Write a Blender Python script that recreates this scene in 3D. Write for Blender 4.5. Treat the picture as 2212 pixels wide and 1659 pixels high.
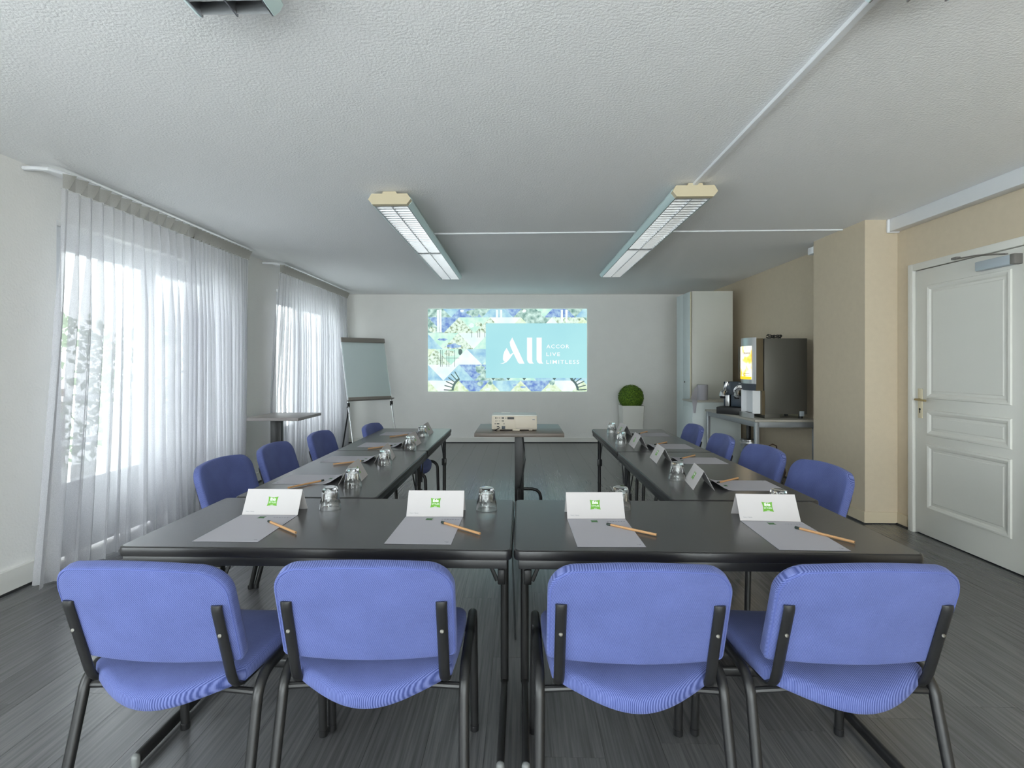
import bpy, bmesh, math, random
from mathutils import Vector, Matrix
random.seed(7)
for o in list(bpy.data.objects): bpy.data.objects.remove(o)
SC = bpy.context.scene
COL = SC.collection

# ------------------------------------------------------------------ camera
W_PX, H_PX = 2212.0, 1659.0
FPX, CX, CY, TH, CAMH = 1140.0, 1091.0, 789.0, 0.0286, 1.29
cam_d = bpy.data.cameras.new('camera'); cam = bpy.data.objects.new('camera', cam_d); COL.objects.link(cam)
cam.location = (0, 0, CAMH); cam.rotation_euler = (math.pi/2, 0, TH)
cam_d.sensor_width = 36.0; cam_d.sensor_fit = 'HORIZONTAL'; cam_d.lens = FPX/W_PX*36.0
cam_d.shift_x = (W_PX/2-CX)/W_PX; cam_d.shift_y = (CY-H_PX/2)/W_PX
cam_d.clip_start = 0.05
SC.camera = cam
CT, ST = math.cos(TH), math.sin(TH)
C0 = Vector((0, 0, CAMH))
def ray(u, v):
    a = (u-CX)/FPX
    return Vector((-ST+CT*a, CT+ST*a, -(v-CY)/FPX))
def ond(u, v, d): return C0+ray(u, v)*d
def onz(u, v, z): r = ray(u, v); return C0+r*((z-CAMH)/r.z)
def onx(u, v, x): r = ray(u, v); return C0+r*(x/r.x)
def ony(u, v, y): r = ray(u, v); return C0+r*(y/r.y)

# ------------------------------------------------------------------ world, lights, exposure
SC.view_settings.view_transform = 'Standard'; SC.view_settings.look = 'None'
SC.view_settings.exposure = 0.58; SC.view_settings.gamma = 1.0
SC.view_settings.use_curve_mapping = False
wd = bpy.data.worlds.new('overcast'); SC.world = wd; wd.use_nodes = True
bg = wd.node_tree.nodes['Background']; bg.inputs[0].default_value = (0.93, 0.96, 1.0, 1); bg.inputs[1].default_value = 5.9
def area(name, loc, rot, sx, sy, power, col):
    l = bpy.data.lights.new(name, 'AREA'); l.shape = 'RECTANGLE'; l.size = sx; l.size_y = sy
    l.energy = power; l.color = col
    o = bpy.data.objects.new(name, l); COL.objects.link(o); o.location = loc; o.rotation_euler = rot
    return o
HP = math.pi/2
DAY = (0.93, 0.96, 1.0)
# sky light is guided through the two curtained windows by portals; the assumed windows behind
# the camera are added, with lamps outside their panes as fill light
for nm, yy in (('portal_window_near', 4.2), ('portal_window_far', 7.07)):
    area(nm, (-3.2, yy, 1.12), (0, -HP, 0), 2.2, 2.0, 1, (1, 1, 1)).data.cycles.is_portal = True
area('added_fill_side_rear', (-3.35, -0.6, 1.15), (0, -HP-0.3, 0), 2.2, 2.4, 58, (0.95, 0.97, 1.0))  # added fill lamp outside an assumed side window, tilted up to the ceiling
area('added_fill_rear', (0.1, -3.4, 1.2), (HP+0.35, 0, 0), 5.0, 2.1, 62, (1.0, 0.985, 0.965))  # added fill lamp for chair backs and ceiling, outside the assumed rear window

# ------------------------------------------------------------------ materials
def srgb(r, g, b):
    f = lambda c: (c/255)/12.92 if c/255 <= 0.04045 else ((c/255+0.055)/1.055)**2.4
    return (f(r), f(g), f(b), 1.0)
class NT:
    def __init__(s, name):
        s.m = bpy.data.materials.new(name); s.m.use_nodes = True
        s.t = s.m.node_tree; s.b = s.t.nodes['Principled BSDF']; s.out = s.t.nodes['Material Output']
    def n(s, ty, **kw):
        x = s.t.nodes.new(ty)
        for k, v in kw.items(): setattr(x, k, v)
        return x
    def l(s, a, b): s.t.links.new(a, b)
def mat(name, col, rough=0.5, metal=0.0, spec=0.5, bump=None, var=None, coat=0.0):
    """bump=(scale,strength,dist), var=(scale,amount): fine relief and slight colour mottling"""
    N = NT(name); b = N.b
    b.inputs['Base Color'].default_value = col; b.inputs['Roughness'].default_value = rough
    b.inputs['Metallic'].default_value = metal; b.inputs['Specular IOR Level'].default_value = spec
    b.inputs['Coat Weight'].default_value = coat
    if bump or var:
        tc = N.n('ShaderNodeTexCoord')
    if bump:
        nz = N.n('ShaderNodeTexNoise'); nz.inputs['Scale'].default_value = bump[0]; nz.inputs['Detail'].default_value = 3
        bp = N.n('ShaderNodeBump'); bp.inputs['Strength'].default_value = bump[1]; bp.inputs['Distance'].default_value = bump[2]
        N.l(tc.outputs['Object'], nz.inputs['Vector']); N.l(nz.outputs[0], bp.inputs['Height']); N.l(bp.outputs[0], b.inputs['Normal'])
    if var:
        nz = N.n('ShaderNodeTexNoise'); nz.inputs['Scale'].default_value = var[0]; nz.inputs['Detail'].default_value = 4
        mx = N.n('ShaderNodeMix', data_type='RGBA')
        k = var[1]
        mx.inputs['A'].default_value = tuple(c*(1-k) for c in col[:3])+(1,)
        mx.inputs['B'].default_value = tuple(min(1, c*(1+k)) for c in col[:3])+(1,)
        N.l(tc.outputs['Object'], nz.inputs['Vector']); N.l(nz.outputs[0], mx.inputs['Factor']); N.l(mx.outputs['Result'], b.inputs['Base Color'])
    return N.m
M = {}
M['ceiling'] = mat('ceiling_plaster', srgb(246, 246, 246), 0.9, bump=(85, 0.5, 0.006))
M['wall'] = mat('white_rough_wall', srgb(240, 239, 236), 0.85, bump=(70, 0.45, 0.004), var=(5, 0.03))
M['beige'] = mat('beige_wall_covering', srgb(208, 194, 171), 0.8, bump=(160, 0.3, 0.002), var=(22, 0.05))
M['beige_base'] = mat('beige_painted_base', srgb(212, 198, 172), 0.5)
M['white_paint'] = mat('white_paint', srgb(232, 231, 226), 0.4)
M['door_paint'] = mat('door_paint', srgb(222, 221, 214), 0.42, var=(3, 0.02))
M['white_pvc'] = mat('white_pvc', srgb(235, 237, 240), 0.35)
M['black_metal'] = mat('black_painted_steel', srgb(30, 30, 31), 0.38, var=(30, 0.15))
M['black_plastic'] = mat('black_plastic', srgb(26, 26, 28), 0.45)
M['dark_strip'] = mat('dark_floor_edge', srgb(48, 48, 50), 0.6)
M['edge_black'] = mat('black_rubber_edge', srgb(30, 29, 30), 0.35, var=(14, 0.2))
M['chrome'] = mat('chrome', (0.7, 0.7, 0.71, 1), 0.16, metal=1.0)
M['brushed'] = mat('brushed_steel', (0.52, 0.52, 0.52, 1), 0.34, metal=1.0)
M['alu'] = mat('louvre_aluminium', (0.42, 0.43, 0.44, 1), 0.32, metal=1.0)
M['screw'] = mat('screw_steel', (0.16, 0.155, 0.14, 1), 0.5, metal=1.0)
M['paper'] = mat('white_paper', srgb(192, 188, 188), 0.75)
M['paper_grey'] = mat('note_paper', srgb(172, 170, 177), 0.8)
M['logo_green'] = mat('printed_green', srgb(98, 160, 44), 0.6)
M['logo_dark'] = mat('printed_dark_green', srgb(52, 100, 52), 0.6)
M['ink'] = mat('printed_grey_ink', srgb(120, 122, 132), 0.7)
M['white_ink'] = mat('printed_white', srgb(240, 243, 236), 0.6)
M['pencil_wood'] = mat('pencil_wood', srgb(196, 150, 104), 0.55, var=(60, 0.08))
M['pencil_dark'] = mat('pencil_dark_cap', srgb(26, 44, 38), 0.4)
M['cream_cap'] = mat('aged_cream_plastic', srgb(206, 194, 164), 0.45)
M['lamp_side'] = mat('opal_lamp_side', srgb(206, 226, 226), 0.3)
M['cupboard'] = mat('cupboard_laminate', srgb(214, 214, 206), 0.45)
M['cupboard_side'] = mat('cupboard_door_laminate', srgb(214, 222, 222), 0.4)
M['wood_grey'] = mat('grey_brown_laminate', srgb(118, 108, 100), 0.4, var=(9, 0.12))
M['wood_light'] = mat('light_grey_laminate', srgb(158, 152, 150), 0.4, var=(9, 0.08))
M['planter'] = mat('white_planter', srgb(224, 222, 216), 0.35)
M['projector'] = mat('projector_plastic', srgb(206, 196, 180), 0.45)
M['projector_top'] = mat('projector_top_plastic', srgb(222, 224, 220), 0.4)
M['dispenser'] = mat('dispenser_grey_steel', srgb(92, 90, 84), 0.42, metal=0.35)
M['dispenser_brown'] = mat('dispenser_door_side', srgb(100, 88, 66), 0.45, metal=0.3)
M['dispenser_blue'] = mat('dispenser_grey_plastic', srgb(70, 76, 86), 0.4)
M['slate'] = mat('slate_blue_plastic', srgb(48, 60, 72), 0.4)
M['table_silver'] = mat('silver_table_steel', srgb(150, 154, 158), 0.38, metal=0.4)
M['table_grey_top'] = mat('grey_table_laminate', srgb(176, 172, 162), 0.4)
M['bag'] = mat('brown_bag', srgb(86, 62, 46), 0.7, bump=(18, 0.8, 0.02))
M['clip_bar'] = mat('flip_chart_bar', srgb(128, 122, 116), 0.45)
M['flip_board'] = mat('flip_chart_board', srgb(196, 208, 208), 0.35)
M['cream_plastic'] = mat('cream_plastic', srgb(214, 204, 176), 0.45)
M['brass'] = mat('worn_brass', srgb(176, 158, 112), 0.35, metal=0.7)
M['closer'] = mat('closer_silver', srgb(184, 194, 202), 0.35, metal=0.25)
M['closer_dark'] = mat('closer_end_cap', srgb(128, 124, 120), 0.45, metal=0.2)
M['dark_panel'] = mat('dark_lamp_interior', srgb(86, 72, 52), 0.7)
M['clear_cap'] = mat('foot_cap', srgb(120, 122, 122), 0.25)
M['balcony'] = mat('balcony_concrete', srgb(190, 190, 188), 0.8)
M['balcony_white'] = mat('balcony_white', srgb(236, 238, 240), 0.6)

def m_fabric(name, c1, c2):
    N = NT(name); tc = N.n('ShaderNodeTexCoord'); mp = N.n('ShaderNodeMapping')
    mp.inputs['Rotation'].default_value = (0, 0, math.radians(52))
    wv = N.n('ShaderNodeTexWave', wave_type='BANDS', bands_direction='X')
    wv.inputs['Scale'].default_value = 92; wv.inputs['Distortion'].default_value = 1.1
    wv.inputs['Detail'].default_value = 2; wv.inputs['Detail Scale'].default_value = 6
    nz = N.n('ShaderNodeTexNoise'); nz.inputs['Scale'].default_value = 9; nz.inputs['Detail'].default_value = 5
    mx = N.n('ShaderNodeMix', data_type='RGBA'); mx.inputs['A'].default_value = c1; mx.inputs['B'].default_value = c2
    mr = N.n('ShaderNodeMapRange'); mr.inputs[1].default_value = 0.3; mr.inputs[2].default_value = 0.7; mr.inputs[3].default_value = 0.88; mr.inputs[4].default_value = 1.1
    ml = N.n('ShaderNodeMix', data_type='RGBA', blend_type='MULTIPLY'); ml.inputs['Factor'].default_value = 1
    bp = N.n('ShaderNodeBump'); bp.inputs['Strength'].default_value = 0.2; bp.inputs['Distance'].default_value = 0.0006
    N.l(tc.outputs['UV'], mp.inputs['Vector']); N.l(mp.outputs[0], wv.inputs['Vector']); N.l(wv.outputs[0], mx.inputs['Factor'])
    N.l(tc.outputs['Object'], nz.inputs['Vector']); N.l(nz.outputs[0], mr.inputs[0])
    N.l(mx.outputs['Result'], ml.inputs['A']); N.l(mr.outputs[0], ml.inputs['B'])
    N.l(ml.outputs['Result'], N.b.inputs['Base Color']); N.l(wv.outputs[0], bp.inputs['Height']); N.l(bp.outputs[0], N.b.inputs['Normal'])
    N.b.inputs['Roughness'].default_value = 0.85; N.b.inputs['Specular IOR Level'].default_value = 0.2
    N.b.inputs['Sheen Weight'].default_value = 0.15; N.b.inputs['Sheen Tint'].default_value = (0.6, 0.65, 1, 1)
    return N.m
M['welt'] = mat('blue_welt', srgb(82, 94, 154), 0.85)
M['fabric'] = m_fabric('blue_twill_fabric', srgb(58, 70, 122), srgb(108, 118, 172))

def m_floor():
    N = NT('dark_wood_plank'); tc = N.n('ShaderNodeTexCoord'); oi = N.n('ShaderNodeObjectInfo')
    ge = N.n('ShaderNodeNewGeometry')
    mp = N.n('ShaderNodeMapping'); mp.inputs['Scale'].default_value = (85, 2.0, 1)
    sh = N.n('ShaderNodeVectorMath', operation='SCALE'); sh.inputs['Scale'].default_value = 40
    cb = N.n('ShaderNodeCombineXYZ'); ad = N.n('ShaderNodeVectorMath', operation='ADD')
    N.l(oi.outputs['Random'], cb.inputs[0]); N.l(oi.outputs['Random'], cb.inputs[1]); N.l(cb.outputs[0], sh.inputs[0])
    N.l(ge.outputs['Position'], ad.inputs[0]); N.l(sh.outputs[0], ad.inputs[1]); N.l(ad.outputs[0], mp.inputs['Vector'])
    nz = N.n('ShaderNodeTexNoise'); nz.inputs['Scale'].default_value = 1.0; nz.inputs['Detail'].default_value = 6; nz.inputs['Roughness'].default_value = 0.62
    N.l(mp.outputs[0], nz.inputs['Vector'])
    cr = N.n('ShaderNodeValToRGB'); cr.color_ramp.elements[0].position = 0.3; cr.color_ramp.elements[1].position = 0.72
    cr.color_ramp.elements[0].color = srgb(74, 74, 76); cr.color_ramp.elements[1].color = srgb(112, 112, 114)
    N.l(nz.outputs[0], cr.inputs[0])
    mr = N.n('ShaderNodeMapRange'); mr.inputs[3].default_value = 0.86; mr.inputs[4].default_value = 1.12; N.l(oi.outputs['Random'], mr.inputs[0])
    ml = N.n('ShaderNodeMix', data_type='RGBA', blend_type='MULTIPLY'); ml.inputs['Factor'].default_value = 1
    N.l(cr.outputs[0], ml.inputs['A']); N.l(mr.outputs[0], ml.inputs['B']); N.l(ml.outputs['Result'], N.b.inputs['Base Color'])
    bp = N.n('ShaderNodeBump'); bp.inputs['Strength'].default_value = 0.25; bp.inputs['Distance'].default_value = 0.0012
    N.l(nz.outputs[0], bp.inputs['Height']); N.l(bp.outputs[0], N.b.inputs['Normal'])
    N.b.inputs['Roughness'].default_value = 0.26; N.b.inputs['Specular IOR Level'].default_value = 0.75
    return N.m
M['floor'] = m_floor()

def m_tabletop():
    N = NT('charcoal_laminate'); tc = N.n('ShaderNodeTexCoord')
    mp = N.n('ShaderNodeMapping'); mp.inputs['Scale'].default_value = (10, 60, 60)
    nz = N.n('ShaderNodeTexNoise'); nz.inputs['Scale'].default_value = 3; nz.inputs['Detail'].default_value = 5
    N.l(tc.outputs['Object'], mp.inputs[0]); N.l(mp.outputs[0], nz.inputs['Vector'])
    cr = N.n('ShaderNodeValToRGB'); cr.color_ramp.elements[0].position = 0.3; cr.color_ramp.elements[1].position = 0.75
    cr.color_ramp.elements[0].color = srgb(58, 58, 59); cr.color_ramp.elements[1].color = srgb(74, 74, 75)
    N.l(nz.outputs[0], cr.inputs[0]); N.l(cr.outputs[0], N.b.inputs['Base Color'])
    n2 = N.n('ShaderNodeTexNoise'); n2.inputs['Scale'].default_value = 420; n2.inputs['Detail'].default_value = 1
    N.l(tc.outputs['Object'], n2.inputs['Vector'])
    bp = N.n('ShaderNodeBump'); bp.inputs['Strength'].default_value = 0.2; bp.inputs['Distance'].default_value = 0.0006
    N.l(n2.outputs[0], bp.inputs['Height']); N.l(bp.outputs[0], N.b.inputs['Normal'])
    N.b.inputs['Roughness'].default_value = 0.25; N.b.inputs['Specular IOR Level'].default_value = 0.7
    return N.m
M['tabletop'] = m_tabletop()

def m_glass():
    N = NT('clear_drinking_glass'); N.b.inputs['Base Color'].default_value = (1, 1, 1, 1)
    N.b.inputs['Transmission Weight'].default_value = 1.0; N.b.inputs['Roughness'].default_value = 0.0; N.b.inputs['IOR'].default_value = 1.5
    return N.m
M['glass'] = m_glass()
def m_pane(name, tint, gl=0.08):
    N = NT(name); t = N.n('ShaderNodeBsdfTransparent'); t.inputs[0].default_value = tint
    g = N.n('ShaderNodeBsdfGlossy'); g.inputs['Roughness'].default_value = 0.02
    mx = N.n('ShaderNodeMixShader'); mx.inputs[0].default_value = gl
    N.l(t.outputs[0], mx.inputs[1]); N.l(g.outputs[0], mx.inputs[2]); N.l(mx.outputs[0], N.out.inputs[0]); N.t.nodes.remove(N.b)
    return N.m
M['pane'] = m_pane('window_pane', (0.95, 0.98, 0.97, 1))
M['acrylic'] = m_pane('clear_acrylic', (0.9, 0.92, 0.93, 1), 0.15)
def m_sheer(name, opac, col):
    N = NT(name); tr = N.n('ShaderNodeBsdfTransparent'); df = N.n('ShaderNodeBsdfDiffuse'); tl = N.n('ShaderNodeBsdfTranslucent')
    df.inputs[0].default_value = col; tl.inputs[0].default_value = col
    m1 = N.n('ShaderNodeMixShader'); m1.inputs[0].default_value = 0.5
    m2 = N.n('ShaderNodeMixShader')
    tc = N.n('ShaderNodeTexCoord'); nz = N.n('ShaderNodeTexNoise'); nz.inputs['Scale'].default_value = 260; nz.inputs['Detail'].default_value = 2
    mr = N.n('ShaderNodeMapRange'); mr.inputs[1].default_value = 0.3; mr.inputs[2].default_value = 0.7
    mr.inputs[3].default_value = opac-0.06; mr.inputs[4].default_value = opac+0.06
    N.l(tc.outputs['Object'], nz.inputs['Vector']); N.l(nz.outputs[0], mr.inputs[0]); N.l(mr.outputs[0], m2.inputs[0])
    N.l(df.outputs[0], m1.inputs[1]); N.l(tl.outputs[0], m1.inputs[2]); N.l(tr.outputs[0], m2.inputs[1]); N.l(m1.outputs[0], m2.inputs[2])
    N.l(m2.outputs[0], N.out.inputs[0]); N.t.nodes.remove(N.b)
    return N.m
M['sheer'] = m_sheer('sheer_white_voile', 0.62, (0.70, 0.70, 0.73, 1))
M['heading'] = m_sheer('gathered_heading_tape', 0.93, (0.52, 0.51, 0.48, 1))
def m_emit(name, c1, c2, scale, strength, c3=None):
    N = NT(name); tc = N.n('ShaderNodeTexCoord'); nz = N.n('ShaderNodeTexNoise'); nz.inputs['Scale'].default_value = scale; nz.inputs['Detail'].default_value = 5
    cr = N.n('ShaderNodeValToRGB'); e = cr.color_ramp.elements
    e[0].position = 0.36; e[0].color = c1; e[1].position = 0.64; e[1].color = c2
    if c3: x = e.new(0.5); x.color = c3
    em = N.n('ShaderNodeEmission'); em.inputs[1].default_value = strength
    N.l(tc.outputs['Object'], nz.inputs['Vector']); N.l(nz.outputs[0], cr.inputs[0]); N.l(cr.outputs[0], em.inputs[0]); N.l(em.outputs[0], N.out.inputs[0])
    N.t.nodes.remove(N.b)
    return N.m
def m_leaf():
    N = NT('clipped_green_foliage'); tc = N.n('ShaderNodeTexCoord'); nz = N.n('ShaderNodeTexNoise'); nz.inputs['Scale'].default_value = 60
    cr = N.n('ShaderNodeValToRGB'); cr.color_ramp.elements[0].color = srgb(46, 78, 12); cr.color_ramp.elements[1].color = srgb(124, 160, 44)
    cr.color_ramp.elements[0].position = 0.35; cr.color_ramp.elements[1].position = 0.65
    N.l(tc.outputs['Object'], nz.inputs['Vector']); N.l(nz.outputs[0], cr.inputs[0]); N.l(cr.outputs[0], N.b.inputs['Base Color']); N.b.inputs['Roughness'].default_value = 0.7
    return N.m
M['leaf'] = m_leaf()
M['hedge'] = mat('garden_foliage', srgb(120, 140, 104), 0.8, var=(14, 0.35))

# ------------------------------------------------------------------ mesh helpers
class MB:
    def __init__(s): s.v = []; s.f = []
    def add(s, vs, fs, mx=None):
        o = len(s.v)
        s.v += [tuple(mx @ Vector(p)) if mx else tuple(p) for p in vs]
        s.f += [tuple(i+o for i in f) for f in fs]; return s
    def box(s, c, d, mx=None):
        x, y, z = c; a, b, h = d[0]/2, d[1]/2, d[2]/2
        vs = [(x+i*a, y+j*b, z+k*h) for k in (-1, 1) for j in (-1, 1) for i in (-1, 1)]
        return s.add(vs, [(0, 2, 3, 1), (4, 5, 7, 6), (0, 1, 5, 4), (2, 6, 7, 3), (0, 4, 6, 2), (1, 3, 7, 5)], mx)
    def rbox(s, c, d, r=0.004, seg=2, mx=None):
        bm = bmesh.new(); bmesh.ops.create_cube(bm, size=1)
        for v in bm.verts: v.co = Vector((v.co.x*d[0], v.co.y*d[1], v.co.z*d[2]))
        r = min(r, min(d)*0.49)
        bmesh.ops.bevel(bm, geom=list(bm.edges), offset=r, segments=seg, profile=0.5, affect='EDGES')
        bm.verts.index_update()
        vs = [v.co+Vector(c) for v in bm.verts]; fs = [[v.index for v in f.verts] for f in bm.faces]
        bm.free(); return s.add(vs, fs, mx)
    def tube(s, path, rx, ry=None, seg=10, up=(0, 0, 1), mx=None, cap=True):
        ry = ry or rx; P = [Vector(p) for p in path]; vs = []; fs = []; upv = Vector(up); n = len(P)
        for i, p in enumerate(P):
            t = (P[min(i+1, n-1)]-P[max(i-1, 0)]).normalized()
            a = t.cross(upv)
            if a.length < 1e-4: a = t.cross(Vector((1, 0, 0)))
            a.normalize(); b = a.cross(t).normalized()
            for k in range(seg):
                q = 2*math.pi*k/seg; vs.append(p+a*(rx*math.cos(q))+b*(ry*math.sin(q)))
        for i in range(n-1):
            for k in range(seg):
                k2 = (k+1) % seg
                fs.append((i*seg+k, i*seg+k2, (i+1)*seg+k2, (i+1)*seg+k))
        if cap: fs.append(tuple(range(seg-1, -1, -1))); fs.append(tuple((n-1)*seg+k for k in range(seg)))
        return s.add(vs, fs, mx)
    def lathe(s, prof, seg=24, mx=None, cap0=True, cap1=True):
        vs = []; fs = []
        for r, z in prof:
            for k in range(seg):
                q = 2*math.pi*k/seg; vs.append((r*math.cos(q), r*math.sin(q), z))
        n = len(prof)
        for i in range(n-1):
            for k in range(seg):
                k2 = (k+1) % seg; fs.append((i*seg+k, i*seg+k2, (i+1)*seg+k2, (i+1)*seg+k))
        if cap0: fs.append(tuple(range(seg-1, -1, -1)))
        if cap1: fs.append(tuple((n-1)*seg+k for k in range(seg)))
        return s.add(vs, fs, mx)
    def prism(s, poly, h0, h1, mx=None):
        """poly in xy, extruded z h0..h1"""
        n = len(poly); vs = [(x, y, h0) for x, y in poly]+[(x, y, h1) for x, y in poly]
        fs = [tuple(range(n-1, -1, -1)), tuple(range(n, 2*n))]+[(i, (i+1) % n, n+(i+1) % n, n+i) for i in range(n)]
        return s.add(vs, fs, mx)
    def mesh(s, name, m, ang=35):
        me = bpy.data.meshes.new(name); me.from_pydata([tuple(v) for v in s.v], [], s.f); me.validate()
        bm = bmesh.new(); bm.from_mesh(me); bmesh.ops.recalc_face_normals(bm, faces=bm.faces); bm.to_mesh(me); bm.free()
        me.shade_smooth(); me.set_sharp_from_angle(angle=math.radians(ang))
        if getattr(s, 'uv', None):
            ul = me.uv_layers.new(name='UVMap')
            for lp in me.loops: ul.data[lp.index].uv = s.uv[lp.vertex_index]
        me.materials.append(m); return me
    def build(s, name, m, parent=None, loc=None, rot=None, ang=35):
        return obj(name, s.mesh(name, m, ang), parent, loc, rot)
def obj(name, me, parent=None, loc=None, rot=None):
    o = bpy.data.objects.new(name, me); COL.objects.link(o)
    if parent: o.parent = parent
    if loc is not None: o.location = loc
    if rot is not None: o.rotation_euler = rot
    return o
def empty(name, loc=(0, 0, 0), rz=0.0):
    o = bpy.data.objects.new(name, None); COL.objects.link(o); o.location = loc; o.rotation_euler = (0, 0, rz); o.empty_display_size = 0.1
    return o
def tag(o, label, cat, group=None, kind=None):
    o['label'] = label; o['category'] = cat
    if group: o['group'] = group
    if kind: o['kind'] = kind
    return o
def struct(o, label=None, cat=None):
    o['kind'] = 'structure'
    if label: o['label'] = label
    if cat: o['category'] = cat
    return o
def kids(o): return [c for c in bpy.data.objects if c.parent == o]
def copy_tree(o, parent=None):
    c = o.copy(); COL.objects.link(c); c.parent = parent
    for ch in kids(o): copy_tree(ch, c)
    return c
def rrect(w, d, r, seg=6):
    pts = []
    for cx, cy, a0 in ((w/2-r, d/2-r, 0), (-w/2+r, d/2-r, 90), (-w/2+r, -d/2+r, 180), (w/2-r, -d/2+r, 270)):
        for k in range(seg+1):
            a = math.radians(a0+90*k/seg); pts.append((cx+r*math.cos(a), cy+r*math.sin(a)))
    return pts
def arc(c, r, a0, a1, n, plane='yz', x=0):
    out = []
    for k in range(n+1):
        a = math.radians(a0+(a1-a0)*k/n); p = (c[0]+r*math.cos(a), c[1]+r*math.sin(a))
        out.append((x, p[0], p[1]) if plane == 'yz' else (p[0], x, p[1]) if plane == 'xz' else (p[0], p[1], x))
    return out
def text_mesh(name, s, size, m, bold=0.0, align='CENTER', depth=0.0, spacing=1.0):
    cu = bpy.data.curves.new(name, 'FONT'); cu.body = s; cu.size = size; cu.align_x = align; cu.align_y = 'CENTER'; cu.offset = bold
    cu.extrude = depth; cu.resolution_u = 3; cu.space_character = spacing
    t = bpy.data.objects.new(name, cu); COL.objects.link(t)
    dg = bpy.context.evaluated_depsgraph_get(); me = bpy.data.meshes.new_from_object(t.evaluated_get(dg))
    bpy.data.objects.remove(t); me.name = name; me.materials.clear(); me.materials.append(m)
    return me

# ------------------------------------------------------------------ room shell
XL, XR, HC, YR = -2.90, 3.06, 2.47, -3.0
yb = lambda x: (8.78+ST*x)/CT            # the far wall stands square to the camera's axis
YBL, YBR = yb(XL), yb(XR)
PIER_X, PIER_Y0, PIER_Y1 = 2.80, 4.37, 5.12
T = 0.25
fl = MB().box((0.08, 2.9, -0.05), (6.6, 12.6, 0.1)).build('floor', M['floor'])
struct(fl, 'dark grey wood-look plank floor', 'floor')
fl.location = (0, 0, -0.003)
PW, PL = (XR-XL)/30, 1.25
pm = MB()
pm.box((0, 0, 0.0005), (PW-0.0012, PL-0.0012, 0.005))
pme = pm.mesh('plank', M['floor'])
x = XL+0.0
ci = 0
while x < XR-0.01:
    off = (ci*0.47) % 1.0*PL
    y = 0.55-off
    while y < 8.9:
        a, b = max(y, 0.0), y+PL
        if b > 1.2:
            p = obj('plank', pme, fl, (x+PW/2, y+PL/2, 0.003))
        y += PL
    x += PW; ci += 1

def poly_wall(name, boxes, m):
    b = MB()
    for c, d in boxes: b.box(c, d)
    return struct(b.build(name, m))
def bx(x0, x1, y0, y1, z0, z1): return ((x0+x1)/2, (y0+y1)/2, (z0+z1)/2), (x1-x0, y1-y0, z1-z0)
struct(MB().box((0.08, 2.9, HC+0.05), (6.6, 12.6, 0.1)).build('ceiling', M['ceiling']), 'white rough plaster ceiling', 'ceiling')
WIN = [(3.22, 5.16), (6.2, 8.06)]; WTOP = 2.2
RWIN = (-1.8, 0.6)  # opening assumed behind the camera, added as a way in for fill light
def left_boxes():
    L = []; ys = [RWIN]+WIN; y = YR
    for a, b in ys:
        L.append(bx(XL-T, XL, y, a, 0, HC)); L.append(bx(XL-T, XL, a, b, WTOP, HC)); y = b
    L.append(bx(XL-T, XL, y, 9.1, 0, HC))
    return L
poly_wall('wall_left', left_boxes(), M['wall'])
DY0, DY1, DTOP = 3.19, 4.22, 2.07
poly_wall('wall_right', [bx(XR, XR+T, YR, DY0, 0, HC), bx(XR, XR+T, DY0, DY1, DTOP, HC), bx(XR, XR+T, DY1, 9.15, 0, HC)], M['beige'])
poly_wall('light_block_behind_door', [bx(XR+T, XR+T+0.06, DY0-0.2, DY1+0.2, -0.02, HC)], M['wall'])  # unseen plate added to stop light leaking under the door
poly_wall('wall_pier', [bx(PIER_X, XR, PIER_Y0, PIER_Y1, 0, HC)], M['beige'])
b = MB(); b.prism([(XL-0.0, YBL), (XR+0.0, YBR), (XR, YBR+T), (XL, YBL+T)], 0, HC); struct(b.build('wall_back', M['wall']))
poly_wall('wall_rear', [bx(XL-T, -2.4, YR-T, YR, 0, HC), bx(2.6, XR+T, YR-T, YR, 0, HC), bx(-2.4, 2.6, YR-T, YR, 0, 0.25), bx(-2.4, 2.6, YR-T, YR, 2.3, HC)], M['wall'])

# base boards
def base_run(name, p0, p1, h, t, m, cap=False):
    """runs p0->p1, room to its left side normal"""
    a, c = Vector((*p0, 0)), Vector((*p1, 0)); d = (c-a); L = d.length; ang = math.atan2(d.y, d.x)
    mx = Matrix.Translation(a) @ Matrix.Rotation(ang, 4, 'Z')
    b = MB()
    b.box((L/2, t/2, 0.012+(h-0.012)/2), (L, t, h-0.012), mx)
    if cap:
        b.box((L/2, t/2+0.002, h*0.55), (L, t+0.0, 0.004), mx); b.box((L/2, t/2+0.003, h*0.78), (L, t+0.004, h*0.42), mx)
    o = struct(b.build(name, m)); 
    s = MB().box((L/2, t*0.5+0.004, 0.009), (L, t+0.008, 0.012), mx).build('floor_edge_strip', M['dark_strip'], o)
    return o
base_run('baseboard_left', (XL, WIN[0][0]-0.02), (XL, RWIN[1]), 0.135, 0.022, M['white_paint'], True)
base_run('baseboard_left_middle', (XL, WIN[1][0]), (XL, WIN[0][1]), 0.11, 0.02, M['white_paint'])
base_run('baseboard_left_corner', (XL, YBL), (XL, WIN[1][1]), 0.11, 0.02, M['white_paint'])
base_run('baseboard_back', (XR, YBR), (XL, YBL), 0.085, 0.018, M['white_paint'])
base_run('baseboard_pier_front', (PIER_X, PIER_Y0), (XR, PIER_Y0), 0.1, -0.012, M['beige_base'])
base_run('baseboard_pier_side', (PIER_X, PIER_Y0-0.012), (PIER_X, PIER_Y1), 0.1, 0.012, M['beige_base'])
base_run('baseboard_right_jamb', (XR, DY1+0.03), (XR, PIER_Y0-0.012), 0.1, 0.012, M['beige_base'])
base_run('baseboard_right_recess', (XR, PIER_Y1), (XR, YBR), 0.1, 0.012, M['beige_base'])

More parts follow.
